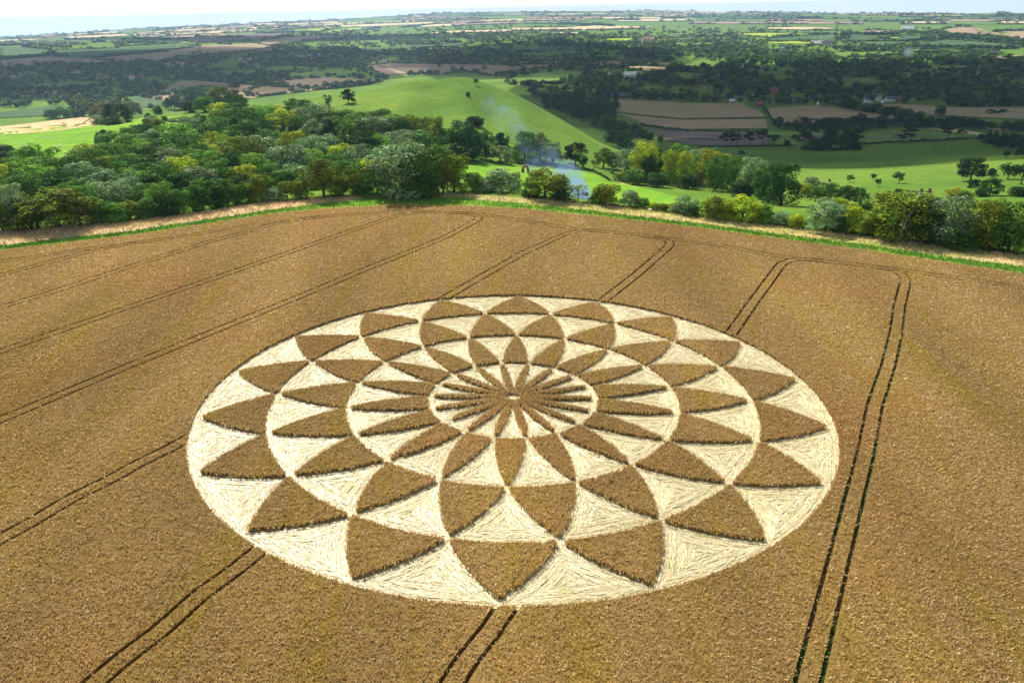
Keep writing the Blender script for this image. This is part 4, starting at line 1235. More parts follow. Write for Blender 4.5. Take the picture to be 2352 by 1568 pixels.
CONIF = np.array([(590, 330), (650, 318), (760, 330), (850, 345), (860, 356), (760, 358), (680, 362), (600, 352)])
OPEN.append(CONIF)
scatter('wood', REG['wood'], 1, ['round', 'round', 'tall', 'tall', 'bush'], ['mid', 'mid', 'silver', 'olive', 'light', 'dark', 'silver', 'dark', 'light', 'mid', 'mid', 'yellow'], lambda v: np.interp(v, [265, 330, 420, 510], [38, 50, 62, 66]), seed=5, limit=185)
OPEN.pop()
scatter('spruces', CONIF, 1, ['conifer'], ['blue', 'black', 'black'], lambda v: 32, sp=(0.42, 0.32), seed=8, limit=22)
scatter('flank', REG['flank'], 1, ['round', 'bush'], ['dark', 'dark', 'blue', 'mid'], lambda v: np.interp(v, [210, 330], [15, 26]), sp=(0.8, 0.5), seed=9, limit=34)
scatter('strip', REG['strip'], 1, ['round', 'bush', 'round'], ['dark', 'black', 'blue'], lambda v: 17, sp=(0.9, 0.5), seed=10, limit=44)

ZPHRASE = {
    'edge right': "on the wheat field's far right edge", 'edge left': "in the front row left of centre",
    'knoll': 'on the knoll behind the wood', 'spur': 'round the pasture with the sheep', 'hill': 'on the bare grass hill', 'foot': "at the foot of the grass hill",
    'belt': 'in the sunlit belt beside the pasture', 'garden': 'in the garden below the park', 'park': 'standing in the shaded park', 'pines': 'beside the ploughed strips', 'flank': "on the grass hill's wooded right flank",
    'spruces': 'in the dark spruce group of the wood', 'strip': 'in the dark strip between stubble fields'}
ZGROUP = {'edge right': 'trees along the right edge of the wheat field', 'edge left': 'trees in the front row left of centre', 'knoll': 'trees on the knoll', 'spur': 'trees round the sheep pasture', 'hill': 'trees on the grass hill', 'foot': 'trees at the foot of the grass hill',
    'belt': 'trees of the sunlit belt', 'garden': 'trees of the garden', 'park': 'park trees', 'pines': 'trees by the ploughed strips', 'flank': 'trees of the flank wood', 'spruces': 'spruces of the left wood', 'strip': 'trees of the dark strip', 'wood': 'trees of the left wood'}
BANDS = ['topmost', 'upper', 'middle', 'lower', 'lowest']
wood_v = sorted(t[2] for t in TREES if t[0] == 'wood')
cuts = [wood_v[int(len(wood_v) * k / 5)] for k in range(1, 5)]
GR = {}
for t in TREES:
    key = t[0] if t[0] != 'wood' else 'wood ' + BANDS[sum(t[2] >= c for c in cuts)]
    GR.setdefault(key, []).append(t)
rt = np.random.default_rng(21)
n_tree = 0
for key, lst in GR.items():
    lst.sort(key=lambda t: t[1])
    zone = lst[0][0]
    for i, (_, u, v, h, w_, kind, hue) in enumerate(lst):
        p, d = at(u, v - 9 * (zone == 'edge left') * float(np.clip((900 - u) / 500, 0, 1)))
        H = px2m(p, h) * 1.02; Wd = px2m(p, w_)
        var = int(rt.integers(len(KINDS[kind])))
        crown_m, trunk_m = KINDS[kind][var]
        root = bpy.data.objects.new('conifer_tree' if kind == 'conifer' else 'pine_tree' if kind == 'pine' else 'shrub' if kind == 'bush' else 'broadleaf_tree', None)
        COL.objects.link(root)
        root.location = (p[0], p[1], p[2] - 0.15)
        root.rotation_euler.z = rt.uniform(0, 6.28)
        sw = Wd * 1.02
        root.scale = (sw, sw, H)
        root.empty_display_size = 0.1
        place = ZPHRASE[zone] if zone != 'wood' else f"in the left wood's {key[5:]} band"
        nth = f'{ordinal(i + 1)} from the left' if len(lst) - i > 3 else ['rightmost', 'second from the right', 'third from the right'][len(lst) - i - 1]
        tag(root, f"{HUES[hue][1]} {SHAPE[kind]} {place}, {nth}", 'shrub' if kind == 'bush' else 'tree', ZGROUP[zone])
        c = link('crown', crown_m, root)
        k = rt.uniform(0.95, 1.4); col = HUES[hue][0]
        c.color = (col[0] * k, col[1] * k * rt.uniform(0.95, 1.05), col[2] * k, 1)
        link('trunk', trunk_m, root)
        n_tree += 1
print('trees', n_tree)

# brambles and young growth that hide the floor of the woods
ru = np.random.default_rng(27)
UG = [(REG['wood'], 2600, (0.030, 0.075, 0.016)), (CONIF, 260, (0.018, 0.045, 0.018)), (REG['flank'], 520, (0.022, 0.055, 0.018)), (REG['strip'], 420, (0.016, 0.040, 0.016)),
      (np.array([(-60, 531), (60, 520), (200, 508), (330, 492), (480, 473), (600, 455), (600, 446), (470, 458), (330, 476), (180, 490), (-60, 504)]), 460, (0.030, 0.070, 0.016)),
      (np.array([(1405, 418), (1440, 425), (1560, 433), (1700, 456), (1800, 474), (1800, 455), (1700, 425), (1560, 400), (1440, 396)]), 420, (0.040, 0.085, 0.018)),
      (np.array([(1850, 436), (1930, 436), (2000, 452), (2060, 470), (2060, 490), (1990, 492), (1900, 478), (1850, 462)]), 240, (0.045, 0.095, 0.020)),
      (np.array([(1640, 500), (1760, 512), (1900, 530), (2060, 548), (2200, 566), (2352, 584), (2352, 560), (2200, 545), (2060, 530), (1900, 512), (1760, 500)]), 420, (0.040, 0.080, 0.018))]
Cs, Ns, Ss, Ts = [], [], [], []
for poly, cnt, col in UG:
    lo, hi = poly.min(0), poly.max(0)
    q = ru.uniform(lo, hi, (cnt * 4, 2)); q = q[in_poly(q, poly)]
    for op in OPEN[:2]: q = q[~in_poly(q, op)]
    for (u, v) in q[:cnt]:
        p, d = at(u, v); hh = px2m(p, ru.uniform(6, 12)); k = 9
        dd_ = rnd_dir(ru, k, 0.8)
        Cs.append(p + dd_ * np.array([hh * 0.9, hh * 0.9, hh * 0.55]) + np.array([0, 0, hh * 0.35])); Ns.append(dd_ + np.array([0, 0, 0.5])); Ss.append(np.full(k, hh * 0.42))
        Ts.append(np.repeat(np.array(col)[None] * ru.uniform(0.6, 1.5), k, 0))
V, Fc = leaf_quads(ru, np.vstack(Cs), np.vstack(Ns), np.concatenate(Ss), 0.45)
tag(link('undergrowth', mesh_np('undergrowth', V, Fc, [M_LEAF_FAR], tint=np.repeat(np.vstack(Ts), 4, 0))), kind='stuff')

# bare pale limbs on the beech by the field's right edge
p, d = at(2046, 547)
mb = MB()
mb.tube([(0, 0, -0.2), (0.3, 0, 3.0), (1.2, 0, 5.5), (2.4, -0.2, 8.5)], [0.22, 0.18, 0.12, 0.05])
mb.tube([(0.3, 0, 3.0), (0.2, 0.2, 5.5), (0.5, 0, 8.0)], [0.15, 0.10, 0.04]); mb.tube([(1.2, 0, 5.5), (1.5, 0.2, 7.2)], [0.09, 0.03])
tag(link('dead_tree', mb.mesh('dead_tree', M_PALE_BARK, True), loc=(p[0], p[1] - 4.0, height(p[0], p[1] - 4.0))), 'bare pale forked dead tree in front of the olive beech', 'dead tree')

# ------------------------------------------------------------------ far trees of the vale: one mass
rf = np.random.default_rng(31)


def blob_template(n, seed, conif=False):
    q = np.random.default_rng(seed)
    d = rnd_dir(q, n, 0.35); C = d * q.uniform(0.6, 1.0, (n, 1)) * np.array([0.5, 0.5, 0.42]) + np.array([0, 0, 0.52])
    return leaf_quads(q, C, d + np.array([0, 0, 0.4]), 0.34 if n > 20 else 0.5, 0.35)


BIG = [blob_template(64, s) for s in (1, 2, 3, 4)]
SMALL = [blob_template(14, s) for s in (5, 6, 7)]
SKY = [(-60, 280), (0, 279), (200, 262), (330, 268), (400, 240), (470, 232), (560, 230), (700, 208), (790, 200), (900, 184), (1060, 164), (1150, 180), (1200, 204), (1250, 210), (1395, 228), (1412, 232), (1480, 232), (1640, 236), (1700, 238), (1764, 246), (1850, 240), (1930, 247), (2010, 240), (2080, 238), (2180, 246), (2352, 244), (2420, 244)]
pts = []
v = 64.0
while v < 268:
    hp = max(3.2, 12.5 * 1886 / (149 / max(0.02, (v - 18) / 1886)))
    du, dv = max(6.0, 0.62 * hp), max(1.7, 0.30 * hp)
    u = -50 + rf.uniform(0, du)
    while u < 2400:
        q = (u + rf.normal(0, du * 0.35), v + rf.uniform(-0.6, 0.6) * dv)
        pts.append(q); u += du
    v += dv
P = np.array(pts)
lim = np.interp(P[:, 0], [s[0] for s in SKY], [s[1] for s in SKY])
P = P[P[:, 1] < lim]
keep = np.ones(len(P), bool)
for poly in FIELD_UV:
    hp_ = np.maximum(3.2, 12.5 * np.maximum(0.02 * 1886, P[:, 1] - 18) / 149)
    keep &= ~in_poly(P, poly + (poly - poly.mean(0)) * 0.01)
    keep &= ~in_poly(P - np.c_[0 * hp_, hp_ * 0.55], poly) | (rf.uniform(0, 1, len(P)) < 0.22)
# thinner tree cover on the far slopes, clearings in the vale
dens = np.clip((P[:, 1] - 60) / 40, 0.10, 1.0)
cl = swell(P[:, 0] * 0.8, P[:, 1] * 4, 0.035, 77) + 0.6 * swell(P[:, 0], P[:, 1] * 5, 0.09, 78)
left_ridge = (P[:, 0] < 620) & (P[:, 1] < 125)
dens = np.where(left_ridge, 0.10, dens)
park = (P[:, 0] > 1764) & (P[:, 1] < 128)
dens = np.where(park, dens * 0.35, dens)
keep &= rf.uniform(0, 1, len(P)) < dens * np.clip(0.66 + cl * 1.6, 0.05, 1)
P = P[keep]
BELTS = [Z(0, [(600, 378), (800, 372), (1050, 370), (1600, 374)]), Z(0, [(600, 372), (1050, 364), (1600, 370)]), Z(0, [(0, 428), (300, 420), (560, 442), (650, 445)]), Z(0, [(210, 438), (480, 468)]), Z(0, [(0, 550), (400, 528), (500, 486)]), Z(0, [(2000, 358), (2250, 348)]), Z(0, [(2030, 414), (2130, 418)]),
         Z(0, [(290, 608), (600, 600)]), Z(0, [(640, 612), (800, 612)]), Z(0, [(1750, 502), (1850, 495)]), Z(0, [(1240, 558), (1350, 572)]), Z(0, [(800, 545), (1500, 480)]), Z(0, [(830, 602), (1400, 582)]), Z(0, [(420, 640), (900, 625), (1500, 590), (2000, 580)]), Z(0, [(1050, 402), (1440, 405)]), Z(0, [(840, 400), (960, 395)]),
         Z(0, [(90, 830), (650, 836), (1000, 785)]), Z(0, [(1330, 905), (1800, 850), (2200, 815)]), Z(1, [(0, 780), (200, 800)]), Z(1, [(630, 815), (800, 805), (1130, 772)]), Z(1, [(810, 790), (860, 790)]), Z(1, [(930, 785), (1100, 775)]), Z(1, [(20, 715), (300, 715)]), Z(1, [(1390, 705), (1680, 690)]), Z(1, [(1680, 625), (1700, 625)]), Z(1, [(2080, 640), (2120, 640)]),
         Z(1, [(1020, 272), (1150, 262)]), Z(1, [(1350, 262), (1700, 225)]), Z(1, [(1940, 225), (2100, 215)]), Z(1, [(680, 258), (760, 248)]), Z(1, [(0, 318), (350, 305), (570, 303)]), Z(1, [(440, 388), (520, 385)]), Z(2, [(940, 190), (1180, 195)]), Z(2, [(1370, 180), (1580, 175)]), Z(2, [(1660, 165), (1740, 170)]), Z(2, [(1080, 155), (1190, 158)]), Z(2, [(540, 188), (580, 188)]),
         Z(2, [(430, 235), (520, 230), (940, 248)]), Z(2, [(1270, 690), (1400, 680), (1620, 668)]), Z(2, [(1320, 690), (1620, 660)]), Z(2, [(1000, 607), (1190, 608)]), Z(2, [(150, 600), (290, 598)]), Z(2, [(680, 770), (830, 770)]), Z(2, [(480, 790), (700, 770)]), Z(2, [(130, 780), (200, 780)]), Z(3, [(850, 132), (900, 136)]), Z(3, [(270, 182), (470, 178)]), Z(3, [(1720, 252), (1770, 246)]),
         Z(3, [(860, 325), (1160, 325)]), Z(3, [(1220, 302), (1490, 315)]), Z(3, [(2080, 300), (2220, 292)]), Z(3, [(640, 380), (740, 320)]), Z(3, [(1260, 395), (1540, 360)]), Z(3, [(660, 460), (1000, 470)]), Z(3, [(680, 445), (1000, 460)]), Z(3, [(1100, 440), (1250, 425)]), Z(3, [(1300, 440), (1900, 450), (2300, 455)]), Z(3, [(410, 330), (560, 322)]), Z(3, [(300, 390), (430, 395)]),
         Z(3, [(1540, 318), (1900, 338), (2340, 395)]), Z(3, [(1560, 340), (1900, 365), (2330, 410)]), Z(3, [(1550, 330), (1900, 352), (2340, 402)]), Z(3, [(1640, 945), (1700, 965)]), Z(3, [(1750, 985), (1980, 990)]), Z(3, [(2010, 985), (2200, 985)]), Z(3, [(2200, 985), (2351, 990)]), Z(3, [(640, 990), (800, 1020), (1000, 1050), (1240, 1080), (1430, 1100)]), Z(3, [(660, 970), (1000, 1035), (1240, 1070)]),
         Z(3, [(1560, 1060), (1610, 1070)]), Z(3, [(1920, 660), (2010, 665)]), Z(3, [(2070, 660), (2120, 665)])]
bp = []
for b in BELTS:
    for (u0, v0), (u1, v1) in zip(b, b[1:]):
        hp = max(3.2, 12.5 * 1886 / (149 / max(0.02, (v0 - 18) / 1886)))
        n = max(2, int(math.hypot(u1 - u0, v1 - v0) / (hp * 0.5)))
        for k in range(n):
            t = (k + rf.uniform(0.2, 0.8)) / n; bp.append((u0 + (u1 - u0) * t, v0 + (v1 - v0) * t))
for poly in FIELD_UV:                                    # hedgerows along the field edges
    if poly[:, 1].min() < 24: continue
    for k in range(len(poly)):
        (u0, v0), (u1, v1) = poly[k], poly[(k + 1) % len(poly)]
        L_ = math.hypot(u1 - u0, v1 - v0)
        if rf.uniform() < 0.35 or L_ < 12 or v0 > 225: continue
        hp = max(2.2, 6.0 * 1886 / (149 / max(0.02, (v0 - 18) / 1886)))
        n = int(L_ / (hp * 1.1))
        for j in range(n):
            if rf.uniform() < 0.8: bp.append((u0 + (u1 - u0) * (j + 0.5) / n, v0 + (v1 - v0) * (j + 0.5) / n, 0.5))
bp = [b if len(b) == 3 else (*b, 1.0) for b in bp]
P = np.vstack([np.c_[P, np.ones(len(P))], np.array(bp)])
P = P[np.argsort(-P[:, 1])]
far_hues = np.array([(0.026, 0.066, 0.016), (0.040, 0.090, 0.018), (0.060, 0.115, 0.022), (0.020, 0.050, 0.016), (0.095, 0.145, 0.024)])
VV, FF, TT = [], [], []; off = 0
FAR_BIG = []
for (u, v, hs) in P:
    p, d = at(u, v, 15000)
    H = rf.uniform(8.5, 16.0) if d < 4000 else rf.uniform(10, 18) * (1 + (d - 4000) / 9000)
    Wd = H * rf.uniform(0.85, 1.35) * (1 if d < 2500 else 1.5)
    H *= hs if hs == 1 or rf.uniform() < 0.8 else 1.0
    tv, tf = (BIG if d < 2400 else SMALL)[rf.integers(3)]
    a = rf.uniform(0, 6.28); c, s = math.cos(a), math.sin(a)
    V = tv * np.array([Wd, Wd, H]); V = np.c_[V[:, 0] * c - V[:, 1] * s, V[:, 0] * s + V[:, 1] * c, V[:, 2]] + p
    VV.append(V); FF.append(tf + off); off += len(V)
    col = far_hues[rf.integers(5)] * rf.uniform(0.8, 1.25); TT.append(np.repeat(col[None], len(V), 0))
print('far trees', len(P), 'faces', sum(len(f) for f in FF))
tag(link('distant_woodland', mesh_np('distant_woodland', np.vstack(VV), np.vstack(FF), [M_LEAF_FAR], tint=np.vstack(TT))), kind='stuff')

# ------------------------------------------------------------------ hedges
HEDGES = [
    ([(1056, 371), (1110, 374), (1176, 376), (1260, 380), (1331, 384)], 9, 'mid', 'clipped hedge between the green pasture and the grass hill'),
    ([(1336, 385), (1362, 394), (1384, 405), (1401, 416)], 6, 'dark', 'short hedge sloping down beside the lane by the green pasture'),
    ([(1413, 259), (1463, 266), (1561, 275), (1660, 275), (1761, 273)], 4, 'black', 'thin dark hedge between the two right-hand stubble fields'),
    ([(1471, 288), (1520, 297), (1576, 303), (1670, 303), (1764, 304)], 7, 'black', 'dark hedge between stubble field and ploughed strip'),
    ([(1603, 338), (1700, 338), (1764, 337), (1826, 335)], 4, 'black', 'low dark hedge under the row of pines'),
    ([(1974, 333), (2030, 330), (2089, 327), (2160, 324), (2229, 320)], 7, 'black', 'dark hedge along the top of the shaded park'),
    ([(1840, 343), (1880, 346), (1930, 345), (1974, 336)], 8, 'black', 'curved dark hedge below the cedar and pine group'),
    ([(1752, 246), (1762, 258), (1770, 272), (1778, 284), (1790, 294)], 6, 'dark', 'hedge running up the lane towards the brick house'),
    ([(1833, 277.5), (1852, 278), (1875, 277)], 11, 'dark', 'lone oblong thicket in the middle of a stubble field'),
    ([(2264, 263), (2285, 262), (2311, 258)], 12, 'dark', 'lone thicket tapering to the left in a stubble field'),
    ([(1150, 443), (1220, 452), (1300, 463), (1380, 471), (1440, 477)], 6, 'olive', 'low scrubby hedge below the smoke at the field edge'),
    ([(1440, 477), (1520, 488), (1600, 499), (1700, 511), (1814, 525)], 7, 'olive', 'low scrubby hedge behind the dry right-hand verge'),
    ([(1814, 523), (1900, 534), (2000, 547), (2100, 558), (2200, 570), (2290, 580), (2360, 590)], 9, 'dark', 'dark nettle hedge at the far right field edge'),
    ([(1840, 430), (1880, 427), (1925, 427)], 8, 'black', 'dark garden hedge just below the stone planter'),
    ([(600, 466), (640, 466), (720, 459), (800, 452), (880, 451)], 8, 'mid', 'low bramble hedge under the front trees left of centre'),
    ([(1060, 442), (1100, 441), (1150, 442)], 7, 'light', 'low bramble hedge beside the rusty oak'),
    ([(1401, 398), (1440, 412), (1480, 418)], 9, 'olive', 'rough hedge at the left end of the sunlit belt'),
]
rh = np.random.default_rng(41)
for line, hpx, hue, lab in HEDGES:
    X = []
    for (u0, v0), (u1, v1) in zip(line, line[1:]):
        n = max(2, int(abs(u1 - u0) / 4))
        X += [at(u0 + (u1 - u0) * t / n, v0 + (v1 - v0) * t / n)[0] for t in range(n)]
    X.append(at(*line[-1])[0]); X = np.array(X)
    H = px2m(X[len(X) // 2], hpx); Wd = H * 0.9
    seg = np.linalg.norm(np.diff(X, axis=0), axis=1); cum = np.r_[0, np.cumsum(seg)]
    n = int(np.clip(cum[-1] / H * 70, 300, 3200))
    s_ = rh.uniform(0, cum[-1], n)
    C = np.stack([np.interp(s_, cum, X[:, k]) for k in range(3)], 1)
    ph_ = 0.75 + 0.25 * np.sin(s_ / H * 1.7) + 0.22 * np.sin(s_ / H * 0.63 + 2)
    d_ = rnd_dir(rh, n, 0.5)
    C = C + d_ * np.c_[np.full(n, Wd * 0.55), np.full(n, Wd * 0.55), H * 0.5 * ph_] * rh.uniform(0.7, 1, (n, 1)); C[:, 2] += H * 0.45 * ph_
    V, Fc = leaf_quads(rh, C, d_ + np.array([0, 0, 0.4]), H * 0.27, 0.5)
    cl_ = np.repeat(1 + 0.35 * np.sin(s_ / H * 0.9) * np.sin(s_ / H * 2.3 + 1), 4)[:, None] * np.ones((1, 3))
    o = link('hedge', mesh_np('hedge', V - X[0], Fc, [M_LEAF], tint=cl_), loc=X[0])
    o.color = (*HUES[hue][0], 1)
    tag(o, lab, 'hedge', 'hedges of the vale and field edge')

# ------------------------------------------------------------------ buildings
M_WHITE = simple('white render', (0.80, 0.78, 0.74), 0.8, 0.06)
M_CREAM = simple('cream render', (0.62, 0.55, 0.42), 0.8, 0.08)
M_BRICK = simple('red brick', (0.26, 0.11, 0.075), 0.9, 0.25)
M_TILE = simple('red tile roof', (0.24, 0.10, 0.07), 0.85, 0.3)
M_PINK = simple('pale tile roof', (0.50, 0.30, 0.24), 0.85, 0.2)
M_SLATE = simple('slate roof', (0.13, 0.13, 0.16), 0.7, 0.25)
M_THATCH = simple('thatched roof', (0.20, 0.15, 0.12), 0.95, 0.3)
M_METAL = simple('white sheet roof', (0.82, 0.82, 0.80), 0.45, 0.05, 1.0, 0.5)
M_GLASS = simple('window glass', (0.03, 0.035, 0.045), 0.1, 0.1, 1.0, 0.6)
M_CHIM = simple('chimney brick', (0.20, 0.10, 0.075), 0.9, 0.25)
WALLS = {'white': M_WHITE, 'cream': M_CREAM, 'brick': M_BRICK, 'grey': M_SLATE}
ROOFS = {'red': M_TILE, 'slate': M_SLATE, 'thatch': M_THATCH, 'metal': M_METAL, 'pink': M_PINK}


def house(u, v, wpx, wall, roof, lab, depth=0.55, hw=0.42, rot=0.0, chim=1, wins=3, name='house', cat='house', group=None, pitch=0.62):
    p, d = at(u, v)
    L = px2m(p, wpx); D = L * depth; h = L * hw; hr = D * 0.5 * pitch * 1.6
    root = bpy.data.objects.new(name, None); COL.objects.link(root); root.empty_display_size = 0.1
    root.location = p; root.rotation_euler.z = rot
    tag(root, lab, cat, group)
    b = MB(); x, y = L / 2, D / 2
    b.add([(-x, -y, -1.5), (x, -y, -1.5), (x, y, -1.5), (-x, y, -1.5), (-x, -y, h), (x, -y, h), (x, y, h), (-x, y, h), (-x, 0, h + hr), (x, 0, h + hr)],
          [(0, 1, 5, 4), (1, 2, 6, 9, 5), (2, 3, 7, 6), (3, 0, 4, 8, 7), (4, 5, 9, 8), (6, 7, 8, 9), (3, 2, 1, 0)])
    link('wall', b.mesh('wall', WALLS[wall]), root)
    r = MB(); e = L * 0.03 + 0.15; th = 0.22; sl = hr / y
    for s in (-1, 1):
        yo = s * (y + e); zo = h - sl * e
        top = [(-x - e, yo, zo + th), (x + e, yo, zo + th), (x + e, 0, h + hr + th), (-x - e, 0, h + hr + th)]
        bot = [(a_, b_, c_ - th + 0.02) for a_, b_, c_ in top]
        r.add(top + bot, [(0, 1, 2, 3), (7, 6, 5, 4), (0, 4, 5, 1), (1, 5, 6, 2), (2, 6, 7, 3), (3, 7, 4, 0)])
    rf_ = link('roof', r.mesh('roof', ROOFS[roof]), root)
    for k in range(chim):
        cx_ = (-0.36 + 0.72 * k) * L if chim > 1 else 0.3 * L
        link('chimney', MB().box(cx_ - 0.5, cx_ + 0.5, -0.4, 0.4, h + hr * 0.6, h + hr + 1.4).mesh('chimney', M_CHIM), rf_)
    for k in range(wins):
        wx = -x + L * (k + 0.5) / wins
        for zz in ((0.22, 0.42), (0.62, 0.82)) if h > 4 else ((0.35, 0.7),):
            f = link('window', MB().box(wx - 0.6, wx + 0.6, -y - 0.06, -y + 0.05, h * zz[0], h * zz[1]).mesh('window', M_GLASS), root)
    return root


HOUSES = [
    (1993, 236, 18, 'white', 'slate', 'white house with slate roof at the left of the white house row', dict(rot=0.1, wins=4, chim=1)),
    (1983, 236.5, 10, 'white', 'slate', 'white gable end beside the leftmost white house', dict(rot=1.45, wins=2, chim=0)),
    (2012, 231, 22, 'white', 'thatch', 'long white house with brown roof in the middle of the white row', dict(rot=-0.1, wins=5, chim=2)),
    (2026, 236, 13, 'white', 'thatch', 'white gabled house with brown roof facing the stubble field', dict(rot=1.35, wins=2)),
    (2044, 233, 20, 'white', 'slate', 'low white house with dark roof right of the gabled one', dict(rot=0.05, hw=0.3, wins=4)),
    (2070, 233, 22, 'brick', 'slate', 'dark brick house half hidden at the right of the white row', dict(rot=0.0, hw=0.3)),
    (1680, 234.5, 10, 'white', 'metal', 'small white shed with a white roof beside the cottage', dict(chim=0, wins=1, hw=0.35)),
    (1695, 234, 18, 'white', 'slate', 'white cottage with grey roof behind the stubble field', dict(wins=3, chim=2)),
    (1742, 246, 15, 'brick', 'red', 'red brick house at the top of the lane', dict(rot=0.3, hw=0.5)),
    (1736, 222, 13, 'white', 'slate', 'white house among trees above the brick house', dict(rot=0.5)),
    (1448, 178, 28, 'cream', 'metal', 'large barn with a bright white sheet roof', dict(chim=0, wins=0, hw=0.22, depth=0.7, name='barn', cat='barn', pitch=0.4)),
    (1443, 185, 9, 'white', 'slate', 'little white shed just below the bright roofed barn', dict(chim=0, wins=1)),
    (1402, 174, 10, 'white', 'slate', 'white house left of the bright roofed barn', dict(hw=0.7)),
    (1422, 225, 36, 'grey', 'slate', 'long grey sheds beside the edge of the stubble field', dict(chim=0, wins=0, hw=0.14, depth=0.35, name='shed', cat='shed')),
    (1602, 204, 12, 'brick', 'red', 'red roofed house in the wood above the cottage', {}),
    (1587, 196, 9, 'brick', 'pink', 'small house with pale red roof deep in the wood', {}),
    (1619, 203, 9, 'cream', 'thatch', 'cream house with brown roof right of the red roofed one', {}),
    (1776, 216, 20, 'brick', 'red', 'wide red roofed house at the left end of the village', {}),
    (1818, 214, 13, 'brick', 'slate', 'slate roofed house behind the wide red roofed one', {}),
    (1832, 231, 13, 'brick', 'slate', 'slate roofed brick house in the village middle', {}),
    (1815, 238, 23, 'grey', 'slate', 'long blue-grey roof nearest the stubble field', dict(hw=0.2, chim=0)),
    (1865, 231, 16, 'brick', 'red', 'brown brick house with red roof near the village end', {}),
    (1878, 241, 12, 'white', 'thatch', 'white gabled house with dark roof by the field hedge', dict(rot=1.2)),
    (1911, 240, 12, 'brick', 'slate', 'slate roofed house beside the white gable', {}),
    (1924, 216, 13, 'brick', 'pink', 'house with a pale red roof among the village trees', {}),
    (2160, 233, 10, 'white', 'slate', 'white house alone among dark trees right of the white row', {}),
    (1876, 104, 26, 'grey', 'metal', 'long pale farm shed in the far green fields', dict(chim=0, wins=0, hw=0.16, depth=0.4, name='shed', cat='shed')),
    (1900, 104.5, 26, 'cream', 'slate', 'long grey farm shed right of the pale one', dict(chim=0, wins=0, hw=0.14, depth=0.4, name='shed', cat='shed')),
    (1909, 100, 6, 'brick', 'pink', 'orange gabled house behind the long farm sheds', {}),
    (1803, 114, 13, 'white', 'slate', 'white house left of the far farm sheds', {}),
    (1800, 126, 22, 'grey', 'slate', 'grey roofed barn below the far white house', dict(chim=0, wins=0, hw=0.2, name='barn', cat='barn')),
    (2083, 69.5, 28, 'white', 'metal', 'very long white building far off by the round hill', dict(chim=0, wins=0, hw=0.12, depth=0.4, name='warehouse', cat='building')),
    (2284, 128, 20, 'cream', 'slate', 'grey roofed barn at the far right tree line', dict(chim=0, wins=0, hw=0.25, name='barn', cat='barn')),
    (1484, 103, 20, 'cream', 'pink', 'large pinkish house on the far wooded rise', dict(hw=0.6)),
    (2123, 456, 26, 'white', 'thatch', 'brown roofed white house behind the olive beech', dict(chim=2, hw=0.35, rot=0.0)),
    (2111, 458, 14, 'white', 'slate', 'white gable wing of the house behind the olive beech', dict(chim=0, hw=0.62, rot=1.45, wins=2)),
    (1280, 145, 12, 'white', 'slate', 'small white house at the end of the long stubble field', {}),
    (870, 145, 10, 'white', 'slate', 'white farmhouse left of the long stubble field', {}),
    (884, 145, 12, 'white', 'pink', 'pale red roofed farmhouse beside the white farmhouse', {}),
]
for u, v, wpx, wl_, rf_, lab, kw in HOUSES:
    far_ = v < 150 and wpx < 15
    if far_: kw = dict(kw, wins=0, chim=0)
    house(u, v, wpx, wl_, rf_, lab, **kw)
# rows of small houses in the distant towns
TOWN = ['in the long pale town at left', 'by the pale sheds left of the hill', 'beside the small green fields at left', 'in the wooded village at far left', 'at the right end of the pale town', 'in the village behind the knoll',
        'in the hamlet beyond the knoll', 'at the very left edge of the vale', 'in the white row under the far rise', 'in the far hamlet above the hill', 'in the far town under the downs']
spots = []
for ti, (u0, u1, v0, v1, n) in enumerate(((380, 475, 143, 152, 17), (296, 333, 180, 184, 4), (225, 257, 185, 187, 3), (100, 260, 170, 176, 7), (533, 575, 136, 141, 6), (626, 712, 132, 140, 12), (704, 760, 128, 132, 6), (0, 70, 176, 182, 6), (1650, 1712, 108, 112, 6), (1100, 1160, 92, 95, 5), (1250, 1420, 68, 73, 7))):
    spots += [(ti, k + 1, u_, rf.uniform(v0, v1)) for k, u_ in enumerate(sorted(rf.uniform(u0, u1, n)))]
first = {}
for i, (ti, nth_, u, v) in enumerate(spots):
    wl_ = ['white', 'cream', 'white', 'brick'][i % 4]; rr_ = ['pink', 'slate', 'pink', 'red'][(i // 2) % 4]
    if (wl_, rr_) not in first:
        first[(wl_, rr_)] = house(u, v, 10, wl_, rr_, f'tiny house {TOWN[ti]}, {ordinal(nth_)} from the left', wins=0, chim=0, rot=rf.uniform(-0.5, 0.5), group='houses of the distant towns')
        L0 = first[(wl_, rr_)]
        s = 12.0 / px2m(np.array(L0.location), 10); L0.scale = (s, s, s)
        continue
    src = first[(wl_, rr_)]
    p, d = at(u, v)
    o = src.copy(); COL.objects.link(o); o.location = p; o.rotation_euler.z = rf.uniform(-0.6, 0.6)
    o['label'] = f'tiny house {TOWN[ti]}, {ordinal(nth_)} from the left'
    for ch in list(src.children):
        c = ch.copy(); COL.objects.link(c); c.parent = o

# ------------------------------------------------------------------ sheep
rs = np.random.default_rng(51)
M_WOOL = simple('wool', (0.78, 0.75, 0.68), 0.95, 0.08, 4.0)


